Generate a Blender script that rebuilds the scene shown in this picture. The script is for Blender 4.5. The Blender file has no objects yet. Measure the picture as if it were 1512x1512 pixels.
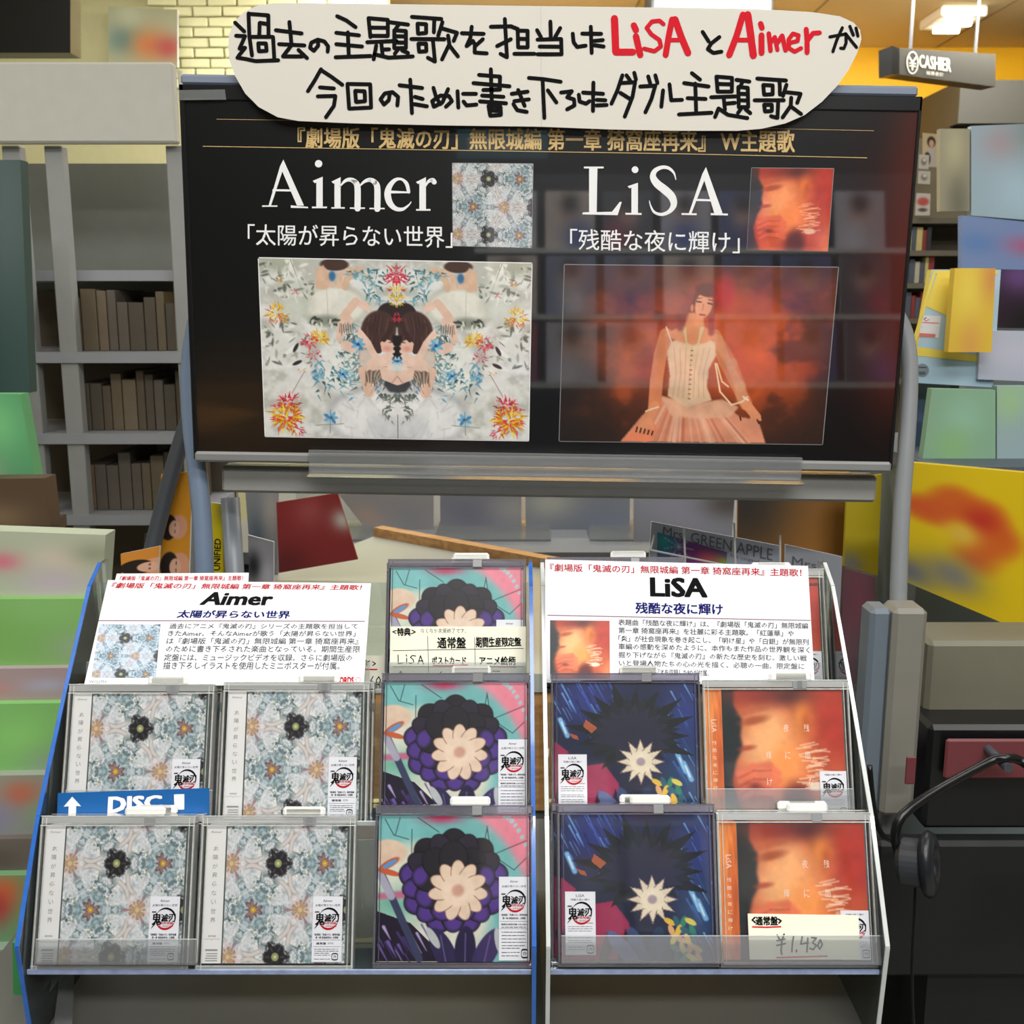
import bpy, math, random
import numpy as np
from mathutils import Vector, Matrix

# ------------------------------------------------------------------ camera, world, lights, exposure
S = bpy.context.scene
COL = S.collection
R = math.radians
F = 1621.0                      # focal length in pixels of the 1512 px frame
PITCH = R(11.0)
CAMZ = 1.5
cam_d = bpy.data.cameras.new('camera')
cam_d.sensor_width = 36.0
cam_d.lens = 36.0 * F / 1512.0
cam_d.clip_start = 0.02
cam_d.dof.use_dof = True
cam_d.dof.focus_distance = 1.22
cam_d.dof.aperture_fstop = 14.0
cam = bpy.data.objects.new('camera', cam_d)
cam.location = (0, 0, CAMZ)
cam.rotation_euler = (R(90) - PITCH, 0, 0)
COL.objects.link(cam)
S.camera = cam

w = bpy.data.worlds.new('shop_ambient')
S.world = w
w.use_nodes = True
w.node_tree.nodes['Background'].inputs[0].default_value = (0.93, 0.95, 1.0, 1)
w.node_tree.nodes['Background'].inputs[1].default_value = 0.42

def area(name, loc, rot, size, power, col=(1, 0.99, 0.97)):
    l = bpy.data.lights.new(name, 'AREA')
    l.shape = 'RECTANGLE'
    l.size, l.size_y = size
    l.energy = power
    l.color = col
    o = bpy.data.objects.new(name, l)
    o.location = loc
    o.rotation_euler = rot
    COL.objects.link(o)
    return o
area('ceiling_lamp_front', (0.1, 0.25, 2.84), (R(4), 0, 0), (2.4, 0.5), 38)
area('added_fill_aisle', (0.6, -1.0, 2.84), (0, 0, 0), (2.0, 0.4), 62)  # added light, brightens the magazine rack mirrored in the screen
area('ceiling_lamp_left', (-1.5, 0.9, 2.84), (0, R(-14), 0), (0.4, 1.6), 12)
area('ceiling_lamp_right', (1.7, 1.0, 2.84), (0, R(14), 0), (0.4, 1.6), 12)
area('ceiling_lamp_middle', (0.3, 3.0, 2.84), (0, 0, 0), (2.6, 0.4), 34)
area('ceiling_lamp_back', (1.0, 4.9, 2.84), (R(28), 0, 0), (3.4, 0.4), 165, (1, 0.94, 0.82))
area('added_fill_brick', (-1.6, 4.4, 2.84), (R(20), 0, 0), (2.0, 0.4), 13, (1, 0.98, 0.9))  # added light to lift the brick wall at the back left
S.view_settings.view_transform = 'Standard'
S.view_settings.look = 'None'
S.view_settings.gamma = 1.0
S.view_settings.exposure = 0.0
S.view_settings.use_curve_mapping = False

# ------------------------------------------------------------------ geometry helpers
sp, cp = math.sin(PITCH), math.cos(PITCH)
def ray(px, py):
    x = (px - 756) / F; y = -(py - 756) / F
    return Vector((x, cp + y * sp, -sp + y * cp))          # camera-depth 1 along this vector
def unp(px, py, d):
    return Vector((0, 0, CAMZ)) + ray(px, py) * d
class Plane:
    """u right, v up, n towards the viewer"""
    def __init__(s, o, u, v):
        s.o = Vector(o); s.u = Vector(u).normalized(); s.v = Vector(v).normalized()
        s.n = s.u.cross(s.v).normalized()
    def at(s, px, py, h=0.0):
        r = ray(px, py); c = Vector((0, 0, CAMZ))
        t = (s.o + s.n * h - c).dot(s.n) / r.dot(s.n)
        return c + r * t
    def loc(s, px, py):
        p = s.at(px, py) - s.o
        return p.dot(s.u), p.dot(s.v)
    def pt(s, a, b, h=0.0):
        return s.o + s.u * a + s.v * b + s.n * h
    def mat(s, a=0, b=0, h=0):
        m = Matrix((s.u, s.v, s.n)).transposed().to_4x4()
        m.translation = s.pt(a, b, h)
        return m
LOCAL = Plane((0, 0, 0), (1, 0, 0), (0, 1, 0))

class MB:
    def __init__(s, nrm=None): s.v = []; s.f = []; s.nrm = nrm; s.k = 0
    def add(s, vs, fs):
        n = len(s.v); s.v += [tuple(p) for p in vs]; s.f += [tuple(i + n for i in f) for f in fs]
        return s
    def box(s, x0, y0, z0, x1, y1, z1, fr=None, bev=0.0):
        x0, x1 = min(x0, x1), max(x0, x1); y0, y1 = min(y0, y1), max(y0, y1); z0, z1 = min(z0, z1), max(z0, z1)
        b = min(bev, (x1-x0)/2.1, (y1-y0)/2.1, (z1-z0)/2.1) if bev else 0
        if b <= 0:
            P = [Vector(p) for p in ((x0,y0,z0),(x1,y0,z0),(x1,y1,z0),(x0,y1,z0),(x0,y0,z1),(x1,y0,z1),(x1,y1,z1),(x0,y1,z1))]
            Fc = [(0,3,2,1),(4,5,6,7),(0,1,5,4),(1,2,6,5),(2,3,7,6),(3,0,4,7)]
        else:
            P = []; idx = {}
            for i, (X, sx) in enumerate(((x0, 1), (x1, -1))):
                for j, (Y, sy) in enumerate(((y0, 1), (y1, -1))):
                    for k, (Z, sz) in enumerate(((z0, 1), (z1, -1))):
                        idx[i,j,k,0] = len(P); P.append(Vector((X, Y + sy*b, Z + sz*b)))
                        idx[i,j,k,1] = len(P); P.append(Vector((X + sx*b, Y, Z + sz*b)))
                        idx[i,j,k,2] = len(P); P.append(Vector((X + sx*b, Y + sy*b, Z)))
            Fc = []
            def q(*a): Fc.append(tuple(idx[t] for t in a))
            for i in (0,1): q((i,0,0,0),(i,1,0,0),(i,1,1,0),(i,0,1,0))
            for j in (0,1): q((0,j,0,1),(1,j,0,1),(1,j,1,1),(0,j,1,1))
            for k in (0,1): q((0,0,k,2),(1,0,k,2),(1,1,k,2),(0,1,k,2))
            for i in (0,1):
                for j in (0,1): q((i,j,0,0),(i,j,0,1),(i,j,1,1),(i,j,1,0))
                for k in (0,1): q((i,0,k,0),(i,0,k,2),(i,1,k,2),(i,1,k,0))
            for j in (0,1):
                for k in (0,1): q((0,j,k,1),(0,j,k,2),(1,j,k,2),(1,j,k,1))
            for i in (0,1):
                for j in (0,1):
                    for k in (0,1): q((i,j,k,0),(i,j,k,1),(i,j,k,2))
        if fr is not None: P = [fr @ p for p in P]
        return s.add(P, Fc)
    def hexa(s, q0, q1):
        """solid between two 4-point loops"""
        return s.add(list(q0) + list(q1), [(0,1,2,3),(7,6,5,4),(0,4,5,1),(1,5,6,2),(2,6,7,3),(3,7,4,0)])
    def prism(s, pts, off):
        """polygon (3D points) extruded by vector off"""
        n = len(pts); off = Vector(off)
        return s.add(list(pts) + [Vector(p) + off for p in pts],
                     [tuple(range(n)), tuple(range(2*n-1, n-1, -1))] + [(i, i+n, (i+1) % n + n, (i+1) % n) for i in range(n)])
    def poly(s, pts):
        pts = [Vector(p) for p in pts]
        if s.nrm is not None:              # overlapping pen marks lie on one another, never exactly in one plane
            s.k += 1; pts = [p + s.nrm * (2e-5 * (s.k % 11)) for p in pts]
        if s.nrm is not None and len(pts) > 2:
            c = (pts[1]-pts[0]).cross(pts[2]-pts[1])
            if c.dot(s.nrm) < 0: pts = pts[::-1]
        return s.add(pts, [tuple(range(len(pts)))])
    def tube(s, pts, r, n=10, cap=True, flat=1.0):
        pts = [Vector(p) for p in pts]
        rs = r if isinstance(r, (list, tuple)) else [r] * len(pts)
        rings = []; up = Vector((0.02, 0.9, 0.3)).normalized()
        for i, p in enumerate(pts):
            t = (pts[min(i+1, len(pts)-1)] - pts[max(i-1, 0)]).normalized()
            a = t.cross(up)
            if a.length < 1e-4: a = t.cross(Vector((1, 0, 0)))
            a.normalize(); b = a.cross(t).normalized()
            rings.append([p + (a * math.cos(k*2*math.pi/n) + b * flat * math.sin(k*2*math.pi/n)) * rs[i] for k in range(n)])
        vs = [q for rg in rings for q in rg]
        fs = [(i*n+k, i*n+(k+1) % n, (i+1)*n+(k+1) % n, (i+1)*n+k) for i in range(len(pts)-1) for k in range(n)]
        if cap: fs += [tuple(range(n-1, -1, -1)), tuple((len(pts)-1)*n + k for k in range(n))]
        return s.add(vs, fs)
    def cyl(s, c, ax, r, h, n=24):
        c = Vector(c); ax = Vector(ax).normalized()
        return s.tube([c, c + ax*h], r, n)
    # flat ink on a plane: strokes in pixel coordinates through a mapping fn(x, y) -> 3D
    def stroke(s, fn, pts, wd, n=8):
        ws = [p[2] if len(p) > 2 else wd for p in pts]
        pts = [Vector((p[0], p[1])) for p in pts]
        for i in range(len(pts)-1):
            a, b = pts[i], pts[i+1]; d = b - a
            if d.length < 1e-9: continue
            nrm = Vector((-d.y, d.x)).normalized()
            q = [a + nrm*ws[i]/2, b + nrm*ws[i+1]/2, b - nrm*ws[i+1]/2, a - nrm*ws[i]/2]
            s.poly([fn(*t) for t in q])
        for i, p in enumerate(pts):
            rr = ws[i]/2
            s.poly([fn(p.x + rr*math.cos(k*2*math.pi/n), p.y + rr*math.sin(k*2*math.pi/n)) for k in range(n)])
        return s
    def disc(s, fn, cx, cy, r, n=20, ry=None):
        ry = ry or r
        return s.poly([fn(cx + r*math.cos(k*2*math.pi/n), cy + ry*math.sin(k*2*math.pi/n)) for k in range(n)])

W = {}
def tag(o, label=None, cat=None, group=None, kind=None):
    if label: o['label'] = label
    if cat: o['category'] = cat
    if group: o['group'] = group
    if kind: o['kind'] = kind
    return o
def thing(name, label, cat, loc=(0, 0, 0), group=None, frame=None):
    o = bpy.data.objects.new(name, None)
    o.empty_display_size = 0.02
    m = frame.copy() if frame is not None else Matrix.Translation(Vector(loc))
    o.matrix_world = m
    COL.objects.link(o); W[o] = m
    return tag(o, label, cat, group)
def obj(name, mb, mat, parent=None, local=False, smooth=False, label=None, kind=None):
    """link a mesh as one object; world-space verts unless local"""
    me = mb if isinstance(mb, bpy.types.Mesh) else None
    m = W[parent] if parent is not None else Matrix.Identity(4)
    if me is None:
        me = bpy.data.meshes.new(name)
        if parent is None:                 # put origin at the base
            vs = np.array([tuple(v) for v in mb.v]); c = (vs.min(0) + vs.max(0)) / 2; c[2] = vs[:, 2].min()
            m = Matrix.Translation(Vector(c))
        inv = m.inverted()
        vs = mb.v if local else [tuple(inv @ Vector(v)) for v in mb.v]
        me.from_pydata(vs, [], mb.f)
        me.update()
        if mat: me.materials.append(mat)
    if smooth:
        for p in me.polygons: p.use_smooth = True
    o = bpy.data.objects.new(name, me)
    COL.objects.link(o)
    if parent is not None: o.parent = parent; W[o] = W[parent]
    else: o.matrix_world = m; W[o] = m
    return tag(o, label, kind=kind)
def copy_tree(o, frame, parent=None):
    c = o.copy(); COL.objects.link(c)
    if parent is None: c.matrix_world = frame
    else: c.parent = parent
    W[c] = frame
    for ch in list(o.children): copy_tree(ch, frame, c)
    return c

# ------------------------------------------------------------------ materials
def lin(c):
    return tuple(((x/255)/12.92 if x/255 <= 0.04045 else ((x/255+0.055)/1.055)**2.4) for x in c)
MATS = {}
def mat(name, rgb, rough=0.5, metal=0.0, noise=0.06, scale=30, bump=0.0, coat=0.0, spec=0.5, emit=None, estr=1.0):
    if name in MATS: return MATS[name]
    m = bpy.data.materials.new(name); m.use_nodes = True
    nt = m.node_tree; b = nt.nodes['Principled BSDF']
    c = lin(rgb)
    tc = nt.nodes.new('ShaderNodeTexCoord'); nz = nt.nodes.new('ShaderNodeTexNoise')
    nz.inputs['Scale'].default_value = scale; nz.inputs['Detail'].default_value = 4
    nt.links.new(tc.outputs['Object'], nz.inputs['Vector'])
    rp = nt.nodes.new('ShaderNodeMix'); rp.data_type = 'RGBA'
    rp.inputs[6].default_value = tuple(x*(1-noise) for x in c) + (1,)
    rp.inputs[7].default_value = tuple(min(1, x*(1+noise)) for x in c) + (1,)
    nt.links.new(nz.outputs['Fac'], rp.inputs[0]); nt.links.new(rp.outputs[2], b.inputs['Base Color'])
    b.inputs['Roughness'].default_value = rough; b.inputs['Metallic'].default_value = metal
    b.inputs['Coat Weight'].default_value = coat; b.inputs['Coat Roughness'].default_value = 0.04
    b.inputs['Specular IOR Level'].default_value = spec
    if bump:
        bp = nt.nodes.new('ShaderNodeBump'); bp.inputs['Strength'].default_value = bump; bp.inputs['Distance'].default_value = 0.002
        nt.links.new(nz.outputs['Fac'], bp.inputs['Height']); nt.links.new(bp.outputs[0], b.inputs['Normal'])
    if emit:
        b.inputs['Emission Color'].default_value = lin(emit) + (1,); b.inputs['Emission Strength'].default_value = estr
    MATS[name] = m
    return m
def print_mat(name, rough=0.4, coat=0.0):
    m = bpy.data.materials.new(name); m.use_nodes = True
    nt = m.node_tree; b = nt.nodes['Principled BSDF']
    a = nt.nodes.new('ShaderNodeAttribute'); a.attribute_name = 'ink'
    nt.links.new(a.outputs['Color'], b.inputs['Base Color'])
    b.inputs['Roughness'].default_value = rough
    b.inputs['Coat Weight'].default_value = coat; b.inputs['Coat Roughness'].default_value = 0.03; b.inputs['Coat IOR'].default_value = 1.5 if coat < 0.9 else 1.8
    return m
def clear(name, tint, refl=0.06, rough=0.06, haze=0.0, hazec=(200, 205, 205), ior=1.45):
    """clear plastic: see-through with a Fresnel gloss and a little milky haze"""
    m = bpy.data.materials.new(name); m.use_nodes = True
    nt = m.node_tree; nt.nodes.clear()
    out = nt.nodes.new('ShaderNodeOutputMaterial'); tr = nt.nodes.new('ShaderNodeBsdfTransparent')
    tr.inputs[0].default_value = lin(tint) + (1,)
    gl = nt.nodes.new('ShaderNodeBsdfGlossy'); gl.inputs['Roughness'].default_value = rough
    df = nt.nodes.new('ShaderNodeBsdfDiffuse'); df.inputs[0].default_value = lin(hazec) + (1,)
    fr = nt.nodes.new('ShaderNodeFresnel'); fr.inputs[0].default_value = ior
    ad = nt.nodes.new('ShaderNodeMath'); ad.operation = 'ADD'; ad.inputs[1].default_value = refl; ad.use_clamp = True
    nt.links.new(fr.outputs[0], ad.inputs[0])
    m0 = nt.nodes.new('ShaderNodeMixShader'); m0.inputs[0].default_value = haze
    nt.links.new(tr.outputs[0], m0.inputs[1]); nt.links.new(df.outputs[0], m0.inputs[2])
    m1 = nt.nodes.new('ShaderNodeMixShader')
    nt.links.new(ad.outputs[0], m1.inputs[0]); nt.links.new(m0.outputs[0], m1.inputs[1]); nt.links.new(gl.outputs[0], m1.inputs[2])
    nt.links.new(m1.outputs[0], out.inputs[0])
    return m
def wood_mat(name, c1, c2, scale=6):
    m = bpy.data.materials.new(name); m.use_nodes = True
    nt = m.node_tree; b = nt.nodes['Principled BSDF']
    tc = nt.nodes.new('ShaderNodeTexCoord'); wv = nt.nodes.new('ShaderNodeTexNoise')
    mp = nt.nodes.new('ShaderNodeMapping'); mp.inputs['Scale'].default_value = (1, 8, 8)
    nt.links.new(tc.outputs['Object'], mp.inputs[0]); nt.links.new(mp.outputs[0], wv.inputs['Vector'])
    wv.inputs['Scale'].default_value = scale; wv.inputs['Detail'].default_value = 6; wv.inputs['Distortion'].default_value = 1.5
    rp = nt.nodes.new('ShaderNodeValToRGB')
    rp.color_ramp.elements[0].position = 0.35; rp.color_ramp.elements[1].position = 0.65
    rp.color_ramp.elements[0].color = lin(c1) + (1,); rp.color_ramp.elements[1].color = lin(c2) + (1,)
    nt.links.new(wv.outputs['Fac'], rp.inputs[0]); nt.links.new(rp.outputs[0], b.inputs['Base Color'])
    b.inputs['Roughness'].default_value = 0.45
    return m

M_PRINT = print_mat('printed_ink', 0.45)
M_PRINTG = print_mat('glossy_printed_ink', 0.35, 0.35)
M_GLASSY = print_mat('print_under_gloss', 0.4, 0.95)
M_POSTER = print_mat('laminated_print', 0.3, 1.0)
M_CLEAR = clear('clear_plastic', (246, 248, 248), 0.03, 0.08, 0.04)
M_KEEP = clear('keeper_plastic', (238, 240, 240), 0.10, 0.12, 0.42, (226, 228, 226))
M_FILM = clear('clear_film', (254, 254, 254), 0.008, 0.05, 0.0, ior=1.18)
M_LIP = clear('frosted_lip_plastic', (246, 248, 248), 0.05, 0.2, 0.13, (225, 228, 230))
M_ACR = clear('acrylic_sheet', (244, 250, 250), 0.02, 0.05, 0.06, (190, 214, 220))
M_BLUE = mat('blue_acrylic_edge', (48, 104, 190), 0.15, noise=0.3, scale=60, coat=0.5)
M_GREYEDGE = mat('pale_acrylic_edge', (200, 206, 205), 0.15, noise=0.15, scale=60, coat=0.5)
M_TAG = mat('white_plastic', (232, 233, 228), 0.35, noise=0.02)
M_PAPER = mat('white_paper', (226, 228, 234), 0.6, noise=0.01)
M_SIGN = mat('cream_board', (214, 210, 200), 0.65, noise=0.02, scale=5)
M_CARD = mat('ivory_card', (240, 238, 218), 0.7, noise=0.02)
M_INK = mat('black_ink', (8, 8, 9), 0.8, noise=0.05, spec=0.15)
M_RED = mat('red_ink', (206, 26, 42), 0.8, noise=0.12, scale=150, spec=0.2)
M_NAVY = mat('navy_ink', (14, 18, 104), 0.8, spec=0.15)
M_REDT = mat('crimson_ink', (184, 16, 30), 0.8, spec=0.15)
M_GOLD = mat('gold_ink', (206, 174, 112), 0.5, noise=0.15, scale=80)
M_WINK = mat('white_ink', (236, 236, 236), 0.5, noise=0.02)
M_GINK = mat('grey_ink', (140, 140, 142), 0.6)
M_BLK = mat('black_plastic', (18, 19, 21), 0.3, noise=0.1)
M_DGREY = mat('dark_grey_metal', (70, 74, 80), 0.4, noise=0.05)
M_GREY = mat('grey_powder_coat', (128, 134, 142), 0.35, noise=0.04)
M_SILV = mat('silver_trim', (170, 172, 172), 0.3, 0.5, noise=0.04)

# ------------------------------------------------------------------ text
def text_mesh(txt, bold=0.0, shear=0.0, res=2):
    cu = bpy.data.curves.new('t', 'FONT'); cu.body = txt
    cu.resolution_u = res; cu.offset = bold; cu.shear = shear
    o = bpy.data.objects.new('t', cu); COL.objects.link(o)
    me = bpy.data.meshes.new_from_object(o)
    v = np.zeros(len(me.vertices)*3, 'f'); me.vertices.foreach_get('co', v); v = v.reshape(-1, 3)
    f = [tuple(p.vertices) for p in me.polygons]
    bpy.data.objects.remove(o); bpy.data.curves.remove(cu); bpy.data.meshes.remove(me)
    return v, f
def put_text(mb, fn, txt, quad, bold=0.0, shear=0.0, res=2, pad=True, wob=0.0):
    """fit text into quad: TL,TR,BR,BL or box x0,y0,x1,y1 in the units of fn"""
    if len(quad) == 4 and not isinstance(quad[0], tuple):
        x0, y0, x1, y1 = quad; quad = ((x0, y0), (x1, y0), (x1, y1), (x0, y1))
    v, f = text_mesh(txt, 0.0, shear, res)
    if not len(v): return mb
    mn = v.min(0); mx = v.max(0)
    q = [Vector(p) for p in quad]
    b = bold*0.8
    offs = [(0, 0)] if not bold else ([(-b, -b*0.6), (b, -b*0.6), (-b, b*0.6), (b, b*0.6)] if bold < 0.03 else [(-b, -b*0.6), (0, -b*0.7), (b, -b*0.6), (-b, b*0.6), (0, b*0.7), (b, b*0.6), (-b, 0), (b, 0)])
    for io, (ox, oy) in enumerate(offs):
      out = []
      up = mb.nrm * (3e-5*io) if mb.nrm is not None else Vector((0, 0, 0))
      for x, y, _ in v:
        x += ox; y += oy
        s_ = (x-mn[0])/max(1e-6, mx[0]-mn[0]); t_ = (mx[1]-y)/max(1e-6, mx[1]-mn[1])
        if wob:
            s_ += wob*0.3*math.sin(9*t_ + 31*s_); t_ += wob*math.sin(37*s_ + 3)*1.0
        p = (q[0]*(1-s_) + q[1]*s_)*(1-t_) + (q[3]*(1-s_) + q[2]*s_)*t_
        out.append(fn(p.x, p.y) + up)
      mb.add(out, f)
    return mb

# ------------------------------------------------------------------ painted prints (colour per vertex, computed here)
def _hash(ix, iy, seed):
    h = (ix.astype(np.int64)*374761393 + iy.astype(np.int64)*668265263 + seed*2147483647) & 0xffffffff
    h = ((h ^ (h >> 13)) * 1274126177) & 0xffffffff
    return ((h ^ (h >> 16)) & 0xffff) / 65535.0
def vnoise(x, y, seed=0):
    ix = np.floor(x); iy = np.floor(y); fx = x-ix; fy = y-iy
    fx = fx*fx*(3-2*fx); fy = fy*fy*(3-2*fy)
    a = _hash(ix, iy, seed); b = _hash(ix+1, iy, seed); c = _hash(ix, iy+1, seed); d = _hash(ix+1, iy+1, seed)
    return (a*(1-fx)+b*fx)*(1-fy) + (c*(1-fx)+d*fx)*fy
def fbm(x, y, seed=0, o=4):
    t = 0; a = 0.5; n = 0
    for i in range(o):
        t = t + a*vnoise(x*2**i, y*2**i, seed+i*17); n += a; a *= 0.5
    return t/n
class Canvas:
    def __init__(s, nx, ny, x0=0, y0=0, x1=1, y1=1, base=(255, 255, 255)):
        s.nx, s.ny = nx, ny
        s.X, s.Y = np.meshgrid(np.linspace(x0, x1, nx), np.linspace(y0, y1, ny))
        s.C = np.empty((ny, nx, 3)); s.C[:] = base
    def mix(s, m, col, a=1.0):
        m = np.clip(m*a, 0, 1)[..., None]
        s.C = s.C*(1-m) + np.array(col, float)*m
        return s
    def ell(s, cx, cy, rx, ry, col, ang=0, soft=0.15, a=1.0):
        c, n = math.cos(R(ang)), math.sin(R(ang))
        dx, dy = s.X-cx, s.Y-cy
        u = (dx*c+dy*n)/rx; v = (-dx*n+dy*c)/ry
        d = np.sqrt(u*u+v*v)
        return s.mix(1-_ss(1-soft, 1+soft, d), col, a)
    def gau(s, cx, cy, r, col, a=1.0, ry=None):
        ry = ry or r
        return s.mix(np.exp(-((s.X-cx)**2/r**2 + (s.Y-cy)**2/ry**2)), col, a)
    def cap(s, x0, y0, x1, y1, r0, col, r1=None, soft=1.5, a=1.0):
        r1 = r0 if r1 is None else r1
        dx, dy = x1-x0, y1-y0; L = dx*dx+dy*dy + 1e-9
        t = np.clip(((s.X-x0)*dx+(s.Y-y0)*dy)/L, 0, 1)
        d = np.hypot(s.X-x0-t*dx, s.Y-y0-t*dy); r = r0+(r1-r0)*t
        return s.mix(1-_ss(r-soft, r+soft, d), col, a)
    def path(s, pts, r, col, soft=1.5, a=1.0):
        for p, q in zip(pts, pts[1:]): s.cap(p[0], p[1], q[0], q[1], r, col, soft=soft, a=a)
        return s
    def poly(s, pts, col, a=1.0, soft=0):
        ins = np.zeros(s.X.shape, bool); n = len(pts)
        for i in range(n):
            x0, y0 = pts[i]; x1, y1 = pts[(i+1) % n]
            if y0 == y1: continue
            c = ((y0 > s.Y) != (y1 > s.Y)) & (s.X < (x1-x0)*(s.Y-y0)/(y1-y0)+x0)
            ins ^= c
        m = ins.astype(float)
        for _ in range(soft):
            p = np.pad(m, 1, mode='edge'); m = (p[1:-1, 1:-1]*2+p[:-2, 1:-1]+p[2:, 1:-1]+p[1:-1, :-2]+p[1:-1, 2:])/6
        return s.mix(m, col, a)
    def grain(s, amt, sc, seed=0):
        n = fbm(s.X*sc, s.Y*sc, seed, 4)-0.5
        s.C = np.clip(s.C*(1+amt*2*n[..., None]), 0, 255); return s
    def flipx(s):
        s.C = s.C[:, ::-1]; return s
    def mesh(s, name, quad, frame=None, m=None, n_dim=False):
        """quad: four 3D points TL,TR,BR,BL"""
        q = np.array([tuple(p) for p in quad])
        u, v = np.meshgrid(np.linspace(0, 1, s.nx), np.linspace(0, 1, s.ny))
        P = (q[0]*(1-u[..., None])+q[1]*u[..., None])*(1-v[..., None]) + (q[3]*(1-u[..., None])+q[2]*u[..., None])*v[..., None]
        if frame is not None:
            inv = np.array(frame.inverted()); P = P @ inv[:3, :3].T + inv[:3, 3]
        i = np.arange(s.ny*s.nx).reshape(s.ny, s.nx)
        fc = np.stack([i[:-1, :-1], i[1:, :-1], i[1:, 1:], i[:-1, 1:]], -1).reshape(-1, 4)
        me = bpy.data.meshes.new(name)
        me.vertices.add(s.nx*s.ny); me.vertices.foreach_set('co', P.reshape(-1).astype('f'))
        me.loops.add(fc.size); me.polygons.add(len(fc))
        me.loops.foreach_set('vertex_index', fc.reshape(-1).astype('i'))
        me.polygons.foreach_set('loop_start', np.arange(0, fc.size, 4, dtype='i'))
        me.update(calc_edges=True)
        c = np.clip(s.C/255, 0, 1); c = np.where(c <= 0.04045, c/12.92, ((c+0.055)/1.055)**2.4)
        at = me.color_attributes.new('ink', 'FLOAT_COLOR', 'POINT')
        buf = np.ones((s.nx*s.ny, 4), 'f'); buf[:, :3] = c.reshape(-1, 3)
        buf[:, :3] *= 0.9 if n_dim else 1.0; at.data.foreach_set('color', buf.reshape(-1))
        me.materials.append(m or M_PRINT)
        return me
def _ss(a, b, x):
    t = np.clip((x-a)/(b-a+1e-9), 0, 1); return t*t*(3-2*t)
def rgb(*a): return np.array(a, float)
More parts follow.
